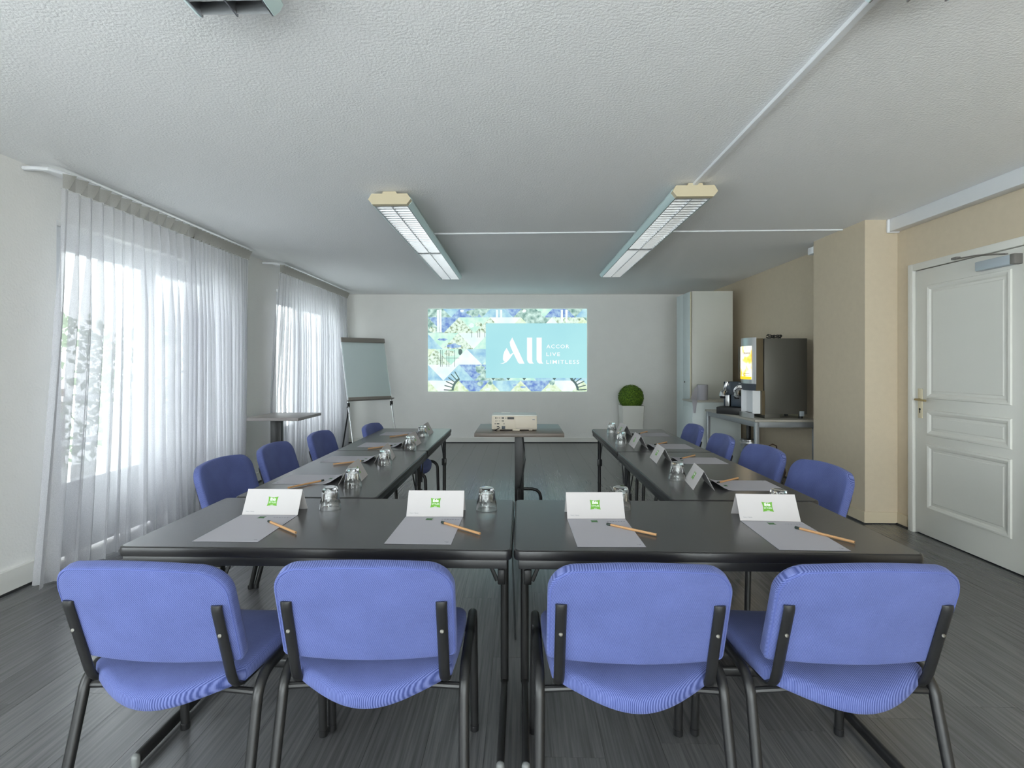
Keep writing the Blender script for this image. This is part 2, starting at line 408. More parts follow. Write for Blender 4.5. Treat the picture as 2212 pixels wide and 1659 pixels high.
# windows: frame, two glazed leaves with solid lower panel
def window(name, x, y0, y1, nleaf=2):
    w = empty(name, (x, (y0+y1)/2, 0)); struct(w, 'white french window with two glazed leaves and solid lower panels', 'window')
    L = y1-y0; fw = 0.07; z0, z1 = 0.03, WTOP
    b = MB(); b.rbox((0, -L/2+fw/2, (z0+z1)/2), (0.08, fw, z1-z0)); b.rbox((0, L/2-fw/2, (z0+z1)/2), (0.08, fw, z1-z0))
    b.rbox((0, 0, z1-fw/2), (0.078, L-2*fw, fw)); b.rbox((0, 0, z0+0.02), (0.076, L-2*fw, 0.05)); b.build('window_frame', M['white_pvc'], w)
    lw = (L-2*fw)/nleaf; st = 0.085
    for k in range(nleaf):
        yc = -L/2+fw+lw*(k+0.5); za, zb = 0.075, z1-fw
        b = MB()
        for sg in (-1, 1): b.rbox((0.012, yc+sg*(lw/2-st/2), (za+zb)/2), (0.066, st, zb-za))
        b.rbox((0.012, yc, zb-st/2), (0.064, lw-2*st, st)); b.rbox((0.012, yc, za+0.06), (0.064, lw-2*st, 0.12)); b.rbox((0.012, yc, 0.46), (0.064, lw-2*st, 0.1))
        lf = b.build('leaf_frame', M['white_pvc'], w)
        MB().box((0.0, yc, (0.5+zb-st)/2), (0.008, lw-2*st+0.02, zb-st-0.5+0.02)).build('pane', M['pane'], lf)
        MB().rbox((0.0, yc, 0.305), (0.03, lw-2*st+0.02, 0.25), 0.006).build('lower_panel', M['white_pvc'], lf)
    hb = MB(); hb.rbox((0.062, 0.0, 1.08), (0.016, 0.03, 0.12)); hb.rbox((0.085, 0.0, 1.03), (0.014, 0.02, 0.13)); hb.build('handle', M['white_pvc'], w)
    return w
for i, (a, c) in enumerate(WIN): window('window_%d' % (i+1), XL-0.15, a, c)
window('window_3', XL-0.15, *RWIN)  # unseen side window, added to admit the fill lamp
# assumed rear window behind the camera, added to let fill light in
w = empty('window_4', (0.1, YR-0.12, 0)); struct(w, 'wide white window added in the unseen rear wall to let light in', 'window')
b = MB(); zc = (0.25+2.3)/2; hh = 2.05
for xx in (-2.46, -0.83, 0.83, 2.46): b.rbox((xx, 0, zc), (0.08, 0.08, hh))
b.rbox((0, 0, 0.29), (4.84, 0.074, 0.08)); b.rbox((0, 0, 2.26), (4.84, 0.074, 0.08)); b.build('window_frame', M['white_pvc'], w)
for xx in (-1.645, 0, 1.645): MB().box((xx, 0, zc), (1.58, 0.008, hh-0.12)).build('pane', M['pane'], w)

# door in the right wall
dr = empty('door_1', (XR, (DY0+DY1)/2, 0)); struct(dr, 'cream white three-panel door with lever handle and closer', 'door')
L = DY1-DY0
b = MB()
for sg in (-1, 1): b.rbox((-0.003, sg*(L/2-0.026), DTOP/2), (0.05, 0.052, DTOP), 0.004)
b.rbox((-0.003, 0, DTOP-0.026), (0.048, L-0.104, 0.052), 0.004); b.build('door_frame', M['door_paint'], dr)
LW = L-0.11; ly0 = -LW/2; zt = DTOP-0.056
MB().rbox((0.012, 0, 0.012+(zt-0.012)/2), (0.04, LW, zt-0.012), 0.003).build('door_leaf', M['door_paint'], dr)
PZ = [(1.04, 1.89), (0.765, 0.957), (0.21, 0.706)]
for za, zb in PZ:
    wy = LW-0.235; h = zb-za; zc = (za+zb)/2; b = MB()
    # moulded frame: ring of profile quads + raised field
    prof = [(0.0, 0.0), (0.004, 0.010), (0.016, 0.013), (0.03, 0.008), (0.044, -0.004), (0.052, -0.002), (0.06, 0.004)]
    vs = []; fs = []
    for ins, dep in prof:
        for sy, sz in ((-1, -1), (1, -1), (1, 1), (-1, 1)): vs.append((-0.008-dep, sy*(wy/2-ins), zc+sz*(h/2-ins)))
    for i in range(len(prof)-1):
        for k in range(4): fs.append((i*4+k, i*4+(k+1) % 4, (i+1)*4+(k+1) % 4, (i+1)*4+k))
    fs.append(tuple((len(prof)-1)*4+k for k in range(4)))
    b.add(vs, fs); b.build('door_panel', M['door_paint'], dr, ang=20)
hy = LW/2-0.055
pl = MB().rbox((-0.012, hy, 1.0), (0.008, 0.042, 0.225), 0.003).build('handle_plate', M['cream_plastic'], dr)
b = MB(); b.tube([(-0.014, hy, 1.03), (-0.05, hy, 1.03), (-0.058, hy-0.012, 1.03), (-0.058, hy-0.11, 1.027)], 0.009, 0.008, 10); b.build('lever', M['brass'], pl)
b = MB(); b.tube([(-0.0155, hy, 0.955), (-0.0175, hy, 0.955)], 0.009, seg=12); b.box((-0.0165, hy, 0.94), (0.002, 0.008, 0.026)); b.build('keyhole', M['black_plastic'], pl)
# closer: silver body on the leaf, arm up to the frame
cz = 1.93
c1 = onx(2192, 540, XR-0.03); cyn = c1.y-dr.location.y
cl = MB().rbox((-0.032, cyn+0.13, cz+0.01), (0.048, 0.25, 0.062), 0.006).build('door_closer', M['closer'], dr)
MB().rbox((-0.032, cyn-0.012, cz+0.01), (0.05, 0.034, 0.064), 0.003).build('closer_end', M['closer_dark'], cl)
b = MB(); b.tube([(-0.05, cyn+0.03, cz+0.05), (-0.05, cyn+0.25, cz+0.085), (-0.045, cyn+0.42, cz+0.095)], 0.009, 0.005, 8); b.rbox((-0.045, cyn+0.42, cz+0.1), (0.03, 0.05, 0.016), 0.004)
b.build('closer_arm', M['closer_dark'], cl)

# ------------------------------------------------------------------ trunking on ceiling and wall
def bar(name, p0, p1, w, h, m, label, cat='cable trunking', group=None):
    a, c = Vector(p0), Vector(p1); d = c-a; mx = Matrix.Translation((a+c)/2) @ Matrix.Rotation(math.atan2(d.y, d.x), 4, 'Z')
    o = MB().rbox((0, 0, 0), (d.length, w, h), 0.003, 1, mx).build(name, m)
    return tag(o, label, cat, group)
bt = empty('cable_trunking', (XR-0.042, 0.6, HC)); tag(bt, 'wide white box trunking along the ceiling edge above the door', 'cable trunking')
MB().rbox((0, (PIER_Y0-0.6+YR-0.6)/2-0.01, -0.052), (0.084, PIER_Y0-YR-0.03, 0.104), 0.006).build('cover', M['white_pvc'], bt)
MB().rbox((-0.004, PIER_Y0-0.6-0.016, -0.056), (0.1, 0.03, 0.112), 0.012, 3).build('end_cap', M['white_pvc'], bt)
o = MB().rbox((XR-0.13, PIER_Y1+0.06, HC-0.075), (0.26, 0.1, 0.07), 0.01).build('cable_trunking', M['white_pvc']); tag(o, 'short white trunking stub tucked behind the beige pier', 'cable trunking')
bar('cable_trunking', (1.13, 1.6, HC-0.009), (1.13, 3.5, HC-0.009), 0.03, 0.018, M['white_pvc'], 'slim white ceiling trunking linking the two door-side light strips')
p0, p1 = onz(940, 504, HC), onz(1820, 495.5, HC)
bar('cable_trunking', (p0.x-0.15, p0.y, HC-0.006), (min(p1.x, PIER_X), p1.y, HC-0.006), 0.02, 0.012, M['white_pvc'], 'thin white ceiling trunking running from light strips to the beige pier')

# ------------------------------------------------------------------ louvre light strips (switched off)
def make_lamp(name, xc, ya, yb_, label, cap_near=True, cap_far=True):
    Ln = yb_-ya; t = empty(name, (xc, ya, HC)); tag(t, label, 'ceiling light', 'louvred ceiling light strips')
    wd_, hh = 0.235, 0.088
    b = MB(); b.rbox((0, Ln/2, -0.022), (0.15, Ln-0.02, 0.012), 0.002); b.box((0, Ln/2, -0.009), (0.06, Ln*0.9, 0.018)); b.box((0, Ln/2, -0.030), (0.2, Ln-0.01, 0.004)); b.build('housing', M['dark_panel'], t)
    for sg in (-1, 1):
        b = MB()
        prof = [(0.118, -hh), (0.135, -0.075), (0.146, -0.055), (0.140, -0.035), (0.12, -0.018), (0.1, -0.014), (0.1, -0.018), (0.117, -0.024), (0.134, -0.038), (0.139, -0.055), (0.129, -0.071), (0.113, -hh)]
        vs = [(sg*x_, y_, z_) for y_ in (0.012, Ln-0.012) for x_, z_ in prof]; n = len(prof)
        fs = [(i, (i+1) % n, n+(i+1) % n, n+i) for i in range(n)]+[tuple(range(n)), tuple(range(n, 2*n))]
        b.add(vs, fs); b.build('side_panel', M['lamp_side'], t)
    b = MB()
    for xx in (-0.112, 0.0, 0.112): b.box((xx, Ln/2, -0.066), (0.005, Ln-0.02, 0.044))
    b.build('louvre_rail', M['alu'], t)
    # blade: V-shaped cross blade, wider at the top
    bl = MB()
    for x0, x1 in ((-0.110, -0.003), (0.003, 0.110)):
        vs = [(x0, 0, -hh+0.002), (x1, 0, -hh+0.002), (x0, -0.008, -0.05), (x1, -0.008, -0.05), (x0, 0.008, -0.05), (x1, 0.008, -0.05)]
        bl.add(vs, [(0, 1, 3, 2), (0, 4, 5, 1), (2, 3, 5, 4), (0, 2, 4), (1, 5, 3)])
    bme = bl.mesh('louvre_blade', M['alu'])
    n = int(Ln/0.06)
    for k in range(n+1): obj('louvre_blade', bme, t, (0, 0.02+(Ln-0.04)*k/n, 0))
    for xx in (-0.056, 0.056):
        b = MB(); b.tube([(xx, 0.05, -0.041), (xx, Ln-0.05, -0.041)], 0.008, seg=8); b.build('fluorescent_tube', M['white_pvc'], t)
    def cap(y, s):
        oc = [(-0.145, -0.056), (-0.118, -0.09), (0.118, -0.09), (0.145, -0.056), (0.122, -0.018), (0.05, -0.018), (0.044, -0.004), (-0.044, -0.004), (-0.05, -0.018), (-0.122, -0.018)]
        b = MB(); mx = Matrix.Translation((0, y, 0)) @ Matrix.Rotation(HP, 4, 'X')
        b.prism(oc, 0, s*0.045, mx); b.build('end_cap', M['cream_cap'], t)
    if cap_near: cap(0.012, 1)
    if cap_far: cap(Ln-0.012, -1) if False else None
    MB().box((0, Ln/2, -hh+0.004), (0.225, 0.006, 0.012)).build('joint_strip', M['alu'], t)
    return t
make_lamp('ceiling_light', -0.885, 3.58, 6.72, 'louvred ceiling strip light on the curtain side before the projection')
make_lamp('ceiling_light', 1.13, 3.47, 6.6, 'louvred ceiling strip light on the door side before the projection')
make_lamp('ceiling_light', -0.885, -1.47, 1.64, 'louvred ceiling strip light above the end-row chairs, curtain side', False)
make_lamp('ceiling_light', 1.165, -1.49, 1.632, 'louvred ceiling strip light above the end-row chairs, door side', False)

# ------------------------------------------------------------------ curtains
RX = -2.73
def rail(name, pts, label):
    b = MB(); b.tube(pts, 0.018, 0.013, 8); return tag(b.build(name, M['white_pvc']), label, 'curtain rail')
def rail_pts(ya, yb_):
    return [(XL+0.005, ya-0.12, HC-0.03), (XL+0.06, ya-0.12, HC-0.03), (RX-0.04, ya-0.1, HC-0.03), (RX-0.008, ya-0.05, HC-0.03), (RX, ya+0.02, HC-0.03), (RX, yb_-0.05, HC-0.03), (RX-0.02, yb_, HC-0.03), (XL+0.03, yb_+0.03, HC-0.03)]
rail('curtain_rail', rail_pts(3.12, 5.26), 'white curved ceiling rail carrying the curtains by the white baseboard')
rail('curtain_rail', rail_pts(5.98, 8.28), 'white curved ceiling rail carrying the curtains beside the flip chart')
def curtain(label, y0, y1, n, seed, flare0=0.0, flare1=0.0, amp=0.045, tuck=0.0):
    rnd = random.Random(seed)
    A = [rnd.uniform(0.35, 1.5) for _ in range(n+2)]; PH = [rnd.uniform(-0.9, 0.9) for _ in range(n+2)]
    t = empty('curtain', (RX, (y0+y1)/2, 0.0)); tag(t, label, 'curtain', 'sheer white curtains')
    yc = (y0+y1)/2; per = 14; nu = n*per; zb, zt = 0.03, HC-0.125
    zs = [zb+(zt-zb)*(k/34) for k in range(35)]
    def pt(i, z):
        s = i/nu; q = s*n; k = int(min(q, n-1)); fr = q-k
        a = A[k]*(1-fr)+A[k+1]*fr; ph = PH[k]*(1-fr)+PH[k+1]*fr
        h = (zt-z)/(zt-zb)                     # 0 top .. 1 hem
        g = min(1, 0.25+h*2.5); w = 2*math.pi*q+ph*h*2.2
        xo = amp*g*a*math.sin(w)+0.012*h*math.sin(2*w+ph*5)+0.02*h*h*math.sin(s*7+seed)
        yo = 0.02*g*math.sin(2*w+0.6)
        y = y0+(y1-y0)*s+yo-flare0*h**1.3*(1-s)**2.2+flare1*h**1.3*s**2.2
        if tuck and s < 0.4: xo = xo*(1-0.55*(1-s/0.4)*min(1, h*1.6))-tuck*min(1, h*1.6)*(1-s/0.4)
        return (xo, y-yc, z)
    b = MB(); vs = [pt(i, z) for z in zs for i in range(nu+1)]; W_ = nu+1
    fs = [(r*W_+i, r*W_+i+1, (r+1)*W_+i+1, (r+1)*W_+i) for r in range(len(zs)-1) for i in range(nu)]
    b.add(vs, fs); b.build('curtain_fabric', M['sheer'], t, ang=80)
    # pinch-pleat heading tape
    b = MB(); hz = [zt, zt+0.03, zt+0.085]; vs = []
    for z in hz:
        for i in range(nu+1):
            s = i/nu; q = s*n; fr = q % 1.0
            tri = (fr/0.3 if fr < 0.3 else max(0, (0.42-fr)/0.12))
            h = (z-zt)/0.085
            vs.append((0.012+0.042*tri*(0.45+0.55*h), y0+(y1-y0)*s-yc+0.03*tri*h, z))
    fs = [(r*W_+i, r*W_+i+1, (r+1)*W_+i+1, (r+1)*W_+i) for r in range(2) for i in range(nu)]
    b.add(vs, fs); b.build('pleated_heading', M['heading'], t, ang=25)
    return t
curtain('sheer white curtain with broad pleats reaching down beside the white baseboard', 3.06, 4.34, 14, 3, 0.18, 0.0, 0.06)
curtain('sheer white curtain with close pleats hanging next to the pedestal table', 4.27, 5.22, 17, 5, 0.0, 0.0, 0.04)
curtain('sheer white curtain behind the pedestal table, gathered towards its neighbour', 5.9, 7.2, 17, 8, 0.0, 0.0, 0.04, 0.11)
curtain('sheer white curtain hanging beside the flip chart', 7.18, 8.24, 15, 11, 0.0, 0.1, 0.04)

# ------------------------------------------------------------------ balcony and garden outside the french windows
o = MB().box((-4.6, 3.5, -0.15), (2.8, 14, 0.2)).build('balcony_floor', M['balcony']); struct(o, 'pale concrete balcony outside the french windows', 'balcony')
rl = empty('balcony_railing', (-4.6, 5.6, -0.05)); tag(rl, 'white balcony railing outside the windows', 'railing')
for zz in (0.55, 1.0): MB().rbox((0, 0, zz), (0.04, 8.4, 0.05), 0.008).build('rail', M['balcony_white'], rl)
pme = MB().rbox((0, 0, 0.5), (0.04, 0.04, 1.0), 0.004).mesh('post', M['balcony_white'])
for k in range(8): obj('post', pme, rl, (0, -4.15+k*1.18, 0))
sc_ = MB().rbox((-4.42, 5.95, 0.42), (0.06, 0.9, 0.94), 0.01).build('balcony_screen', M['balcony_white']); tag(sc_, 'plain white screen panel fixed at the balcony railing', 'screen')
def shrub(x, y, z, r, h, seed, label):
    rnd = random.Random(seed); b = MB()
    for k in range(900):
        a = rnd.uniform(0, 2*math.pi); c = rnd.uniform(-1, 1); q = math.sqrt(1-c*c); rr = rnd.uniform(0.75, 1.05)
        p = Vector((r*rr*q*math.cos(a), r*rr*q*math.sin(a), h*rr*c))
        d1 = Vector((rnd.gauss(0, 1), rnd.gauss(0, 1), rnd.gauss(0, 1))).normalized(); d2 = d1.cross(Vector((rnd.gauss(0, 1), rnd.gauss(0, 1), 0.3))).normalized()
        l = rnd.uniform(0.08, 0.16)
        b.add([p, p+d1*l*0.5+d2*l*0.3, p+d1*l, p+d1*l*0.5-d2*l*0.3], [(0, 1, 2, 3)])
    t = empty('garden_shrub', (x, y, z)); tag(t, label, 'shrub', 'shrubs beyond the balcony')
    b.build('foliage', M['hedge'], t); MB().tube([(0, 0, -h-1.2), (0, 0, 0)], 0.05, seg=6).build('stem', M['bag'], t)
for k, (yy, rr, lb) in enumerate([(2.4, 0.95, 'first'), (4.6, 1.0, 'second'), (6.8, 0.95, 'third'), (9.1, 1.0, 'fourth')]):
    shrub(-6.6-0.2*(k % 2), yy+0.6, 0.75+0.1*k, rr, 1.05, 20+k, '%s pale green garden shrub along the balcony, counted from the rear windows' % lb)

# ------------------------------------------------------------------ stacking-type conference chair
def pad(outline, loops, shape):
    """closed upholstered pad from concentric loops: loops=[(scale,front,back)], outline in 2d"""
    n = len(outline); cx = sum(p[0] for p in outline)/n; cy = sum(p[1] for p in outline)/n
    vs = []; fs = []
    for side in (0, 1):
        for lp in loops:
            for x_, y_ in outline:
                u_, v_ = cx+(x_-cx)*lp[0], cy+(y_-cy)*lp[0]
                vs.append(shape(u_, v_, lp[1+side]))
        vs.append(shape(cx, cy, loops[-1][1+side]))
    m_ = len(loops); st = m_*n+1
    for side in (0, 1):
        o_ = side*st
        for i in range(m_-1):
            for k in range(n):
                k2 = (k+1) % n; fs.append((o_+i*n+k, o_+i*n+k2, o_+(i+1)*n+k2, o_+(i+1)*n+k))
        for k in range(n): fs.append((o_+(m_-1)*n+k, o_+(m_-1)*n+(k+1) % n, o_+m_*n))
    for k in range(n): k2 = (k+1) % n; fs.append((k, k2, st+k2, st+k))
    m = MB().add(vs, fs); m.uv = []
    for side in (0, 1):
        for lp in loops: m.uv += [(cx+(x_-cx)*lp[0], cy+(y_-cy)*lp[0]) for x_, y_ in outline]
        m.uv.append((cx, cy))
    return m
def back_outline():
    pts = []; w, h = 0.231, 0.282; r = 0.078
    def seg(a, b_, n): return [(a[0]+(b_[0]-a[0])*k/n, a[1]+(b_[1]-a[1])*k/n) for k in range(n)]
    pts += seg((-w+0.012, 0), (w-0.012, 0), 16)
    pts += [(w-0.012+0.012*math.sin(math.radians(a)), 0.012-0.012*math.cos(math.radians(a))) for a in (0, 45)]
    pts += seg((w, 0.012), (w, h-r), 10)
    pts += [(w-r+r*math.cos(math.radians(a)), h-r+r*math.sin(math.radians(a))) for a in range(0, 90, 9)]
    pts += [(x_, h+0.010*(1-(x_/(w-r))**2)) for x_ in [(w-r)-(2*(w-r))*k/16 for k in range(16)]]
    pts += [(-w+r-r*math.sin(math.radians(a)), h-r+r*math.cos(math.radians(a))) for a in range(0, 90, 9)]
    pts += seg((-w, h-r), (-w, 0.012), 10)
    pts += [(-w+0.012-0.012*math.cos(math.radians(a)), 0.012-0.012*math.sin(math.radians(a))) for a in (0, 45)]
    return pts
def seat_outline():
    pts = []
    # rear lip bulging backwards, sides, softly rounded front
    for k in range(25):
        x_ = -0.215+0.43*k/24; pts.append((x_, -0.150-0.095*max(0, math.cos(x_/0.215*HP))**0.9))
    for k in range(1, 9): pts.append((0.215+0.018*math.sin(k/9*HP), -0.150+0.26*k/9))
    for k in range(0, 10):
        a = math.radians(90*k/9); pts.append((0.233-0.07+0.07*math.cos(a), 0.13+0.085*math.sin(a)))
    for k in range(1, 12): x_ = 0.163-0.326*k/12; pts.append((x_, 0.215+0.012*(1-(x_/0.163)**2)))
    for k in range(0, 10):
        a = math.radians(90+90*k/9); pts.append((-0.233+0.07+0.07*math.cos(a), 0.13+0.085*math.sin(a)))
    for k in range(8, 0, -1): pts.append((-0.215-0.018*math.sin(k/9*HP), -0.150+0.26*k/9))
    return pts
BZ0, BY0, BSL = 0.512, -0.214, -0.315
def back_shape(u_, v_, off):
    s = 1/math.sqrt(1+BSL*BSL)
    curve = 0.55*u_*u_
    return (u_, BY0+BSL*s*v_+curve+off*s, BZ0+s*v_-off*BSL*s*-1*-1)
def seat_shape(u_, v_, off):
    dip = 0.016*(1-min(1, abs(u_)/0.22)**2); rear = max(0, (-v_-0.10)/0.145)
    front = max(0, (v_-0.13)/0.09)
    return (u_, v_, 0.468-dip*0.8-0.022*rear*rear*(1-min(1, abs(u_)/0.24)**2)-0.018*front**2+off)
LP_B = [(1.0, 0.012, 0.006), (1.0, 0.022, 0.0), (0.985, 0.030, -0.002), (0.95, 0.035, -0.003), (0.8, 0.038, -0.003), (0.5, 0.04, -0.003), (0.2, 0.04, -0.003)]
LP_S = [(1.0, -0.012, -0.02), (0.995, 0.0, -0.03), (0.975, 0.007, -0.034), (0.93, 0.012, -0.036), (0.75, 0.014, -0.036), (0.45, 0.014, -0.036), (0.2, 0.014, -0.036)]
def make_chair():
    t = empty('conference_chair')
    pad(seat_outline(), LP_S, seat_shape).build('seat', M['fabric'], t, ang=60)
    bk = pad(back_outline(), LP_B, back_shape).build('backrest', M['fabric'], t, ang=60)
    # sewn welt along the rear edge
    ol = back_outline(); n = len(ol); cx_ = 0; cy_ = 0.165
    wp = [back_shape(cx_+(x_-cx_)*0.975, cy_+(y_-cy_)*0.975, -0.002) for x_, y_ in ol[16:-1]]
    MB().tube(wp, 0.0022, seg=6, up=(0, -1, 0.2)).build('welt', M['welt'], bk)
    for sg in (-1, 1):
        x_ = sg*0.198; yl = lambda z_: BY0+0.55*x_*x_-0.0095+BSL*(z_-BZ0)
        pth = [(x_, -0.03, 0.428), (x_, -0.11, 0.427), (x_, -0.148, 0.430), (x_, -0.168, 0.438), (x_, -0.180, 0.452), (x_, yl(0.475), 0.475), (x_, yl(0.51), 0.51), (x_, yl(0.6), 0.6), (x_, yl(0.665), 0.665), (x_, yl(0.677)+0.001, 0.677), (x_, yl(0.683)+0.004, 0.683)]
        b = MB(); b.tube(pth, 0.0145, 0.008, 12, up=(0, 1, 0.35)); up_ = b.build('back_upright', M['black_metal'], t, ang=50)
        sp = Vector((x_, yl(0.598)-0.003, 0.598)); b = MB(); b.lathe([(0.0052, 0), (0.005, 0.003), (0.003, 0.004)], 12, Matrix.Translation(sp) @ Matrix.Rotation(HP*0.8, 4, 'X') @ Matrix.Translation((0, 0, 0.006)))
        b.build('screw', M['screw'], up_)
    LX = 0.248
    for sg in (-1, 1):
        x_ = sg*LX
        rear = [(x_+sg*0.008, -0.25, 0.006), (x_+sg*0.003, -0.195, 0.225), (x_, -0.158, 0.37)]+[(x_, y_, z_) for _, y_, z_ in arc((-0.085, 0.374), 0.07, 172, 92, 6)]
        b = MB(); b.tube(rear+[(x_, -0.04, 0.444), (x_, 0.02, 0.444), (x_, 0.09, 0.444)], 0.0125, 0.0145, 12, up=(1, 0, 0)); b.build('rear_leg', M['black_metal'], t, ang=50)
        b = MB(); b.tube([(x_, 0.05, 0.444), (x_, 0.16, 0.444)]+[(x_, y_, z_) for _, y_, z_ in arc((0.19, 0.384), 0.06, 88, 5, 6)]+[(x_+sg*0.002, 0.255, 0.2), (x_+sg*0.003, 0.265, 0.006)], 0.0125, 0.0145, 12, up=(1, 0, 0)); b.build('front_leg', M['black_metal'], t, ang=50)
        for yy, xo in ((-0.25, 0.008), (0.265, 0.003)):
            b = MB(); b.lathe([(0.0150, 0), (0.0155, 0.003), (0.0155, 0.02), (0.013, 0.022)], 12); b.build('foot_tip', M['black_plastic'], t, (x_+sg*xo, yy, 0))
    b = MB(); b.tube([(-LX, -0.14, 0.40), (-0.16, -0.145, 0.408), (0.16, -0.145, 0.408), (LX, -0.14, 0.40)], 0.0095, 0.0095, 10); b.build('rear_crossbar', M['black_metal'], t)
    b = MB(); b.tube([(-LX, 0.12, 0.43), (LX, 0.12, 0.43)], 0.0095, 0.0095, 10); b.build('front_crossbar', M['black_metal'], t)
    return t
ZOF = 'blue fabric conference chair on black steel frame, '
proto = make_chair()
chairs = []
def put_chair(x_, y_, rz, label, group):
    c = proto if not chairs else copy_tree(proto)
    c.location = (x_, y_, 0.0025+0.003); c.rotation_euler = (0, 0, rz); tag(c, label, 'chair', group); chairs.append(c)
    return c
GF = 'chairs along the cross tables'; GL = 'chairs along the window-side tables'; GR = 'chairs along the door-side tables'
YC = 1.585
put_chair(-0.946, 1.56, math.radians(-2.5), ZOF+'at the cross tables, nearest the curtains', GF)
put_chair(-0.405, 1.585, math.radians(1.5), ZOF+'at the cross tables, second from the curtains', GF)
put_chair(0.300, 1.585, math.radians(0.3), ZOF+'at the cross tables, second from the door', GF)
put_chair(0.866, 1.60, math.radians(1.5), ZOF+'at the cross tables, nearest the door', GF)
nth = ['first', 'second', 'third']
for k, (u, v) in enumerate([(462, 986), (577, 955), (684, 928), (800, 914)]):
    p = onz(u, v, 0.812)
    put_chair(p.x+(0.29 if k < 3 else 0.255), p.y+0.02+[-0.015, 0.01, -0.04, 0.02][k], -HP+math.radians([-3, 2, 1, -2][k]), ZOF+('window-side row, %s from the cross tables' % nth[k] if k < 3 else 'window-side row, nearest the flip chart'), GL)
for k, (u, v) in enumerate([(1508, 914), (1570, 935), (1668, 961), (1793, 996)][::-1]):
    p = onz(u, v, 0.812)
    put_chair(p.x-0.29, p.y+[-0.015, 0.005, 0, 0][k], HP+math.radians([4, 3, -4, -3][k]), ZOF+('door-side row, %s from the cross tables' % nth[k] if k < 3 else 'door-side row, nearest the tall cupboard'), GR)

# ------------------------------------------------------------------ folding conference tables
TZ = 0.737
def make_table():
    t = empty('folding_table')
    MB().prism(rrect(1.186, 0.586, 0.016), TZ-0.006, TZ).build('tabletop', M['tabletop'], t)
    b = MB()
    prof = [(0.004, TZ-0.001), (0.0015, TZ-0.003), (0.0, TZ-0.010), (0.0, TZ-0.022), (0.002, TZ-0.029), (0.006, TZ-0.031)]
    top = rrect(1.2, 0.6, 0.022); n = len(top); vs = []; fs = []
    rings = []
    for ins, z in prof:
        rr = rrect(1.2-2*ins, 0.6-2*ins, 0.022-ins); vs += [(x_, y_, z) for x_, y_ in rr]
    for i in range(len(prof)-1):
        for k in range(n): fs.append((i*n+k, i*n+(k+1) % n, (i+1)*n+(k+1) % n, (i+1)*n+k))
    fs.append(tuple((len(prof)-1)*n+k for k in range(n))); fs.append(tuple(range(n-1, -1, -1)))
    b.add(vs, fs); b.build('edge_band', M['edge_black'], t)
    b = MB()
    for sg in (-1, 1):
        b.rbox((0, sg*0.287, TZ-0.043), (1.17, 0.014, 0.028), 0.003); b.rbox((sg*0.578, 0, TZ-0.043), (0.014, 0.58, 0.028), 0.003)
    b.build('apron', M['black_metal'], t)
    for sg in (-1, 1):
        x_ = -0.602 if sg < 0 else 0.562
        b = MB(); b.tube([(x_, 0.235, 0.03), (x_, 0.235, TZ-0.04)], 0.014, 0.016, 12); b.rbox((x_-sg*0.035, 0.0, TZ-0.045), (0.05, 0.5, 0.022), 0.004)
        lg = b.build('leg', M['black_metal'], t)
        MB().rbox((x_, 0.02, 0.028), (0.024, 0.46, 0.04), 0.011, 3).build('foot_bar', M['black_metal'], lg)
        for yy in (-0.215, 0.255): MB().rbox((x_, yy, 0.024), (0.027, 0.024, 0.048), 0.012, 3).build('foot_cap', M['clear_cap'], lg)
        b = MB(); xi = x_-sg*0.03
        b.tube([(xi, 0.235, 0.43), (xi-sg*0.03, 0.235, 0.50), (xi-sg*0.17, 0.235, TZ-0.05)], 0.008, 0.004, 8, up=(0, 1, 0))
        b.tube([(xi, 0.25, 0.52), (xi-sg*0.06, 0.25, TZ-0.05)], 0.007, 0.004, 8, up=(0, 1, 0))
        b.rbox((x_-sg*0.012, 0.235, 0.45), (0.03, 0.04, 0.06), 0.005); b.build('folding_brace', M['black_metal'], lg)
    return t
tp = make_table(); ntab = [0]
def put_table(x_, y_, rz, label):
    t = tp if not ntab[0] else copy_tree(tp); ntab[0] += 1
    t.location = (x_, y_, 0.003); t.rotation_euler = (0, 0, rz); tag(t, label, 'table', 'charcoal folding tables set in a U')
    return t
def shift_legs(t, dx):
    for c in kids(t):
        if c.name.startswith('leg'): c.location.x += dx
X0, Y0, XLI, YLI, XRI, YRI = -0.022, 1.564, -0.595, 2.170, 0.617, 2.170
TA = 'charcoal folding table with black edge, '
put_table(X0-0.602, Y0+0.3, 0, TA+'cross table nearer the curtains')
tr = put_table(X0+0.602, Y0+0.3, 0, TA+'cross table nearer the door')
put_table(XLI-0.3, YLI+0.602, -HP, TA+'window side, touching the cross table')
put_table(XLI-0.3, YLI+1.806, -HP, TA+'window side, towards the flip chart')
ta = put_table(XRI+0.3, YRI+0.602, HP, TA+'door side, touching the cross table')
tb = put_table(XRI+0.3, YRI+1.806, HP, TA+'door side, towards the topiary')
shift_legs(tr, 0.04); shift_legs(ta, 0.03); shift_legs(tb, 0.03)
TOP = TZ+0.003

# ------------------------------------------------------------------ place settings
place = ['cross tables at the curtain end', 'cross tables second from the curtains', 'cross tables second from the door', 'cross tables at the door end']
place += ['window-side tables %s from the cross row' % n_ for n_ in nth]+['window-side tables nearest the flip chart']
place += ['door-side tables %s from the cross row' % n_ for n_ in nth]+['door-side tables nearest the topiary']
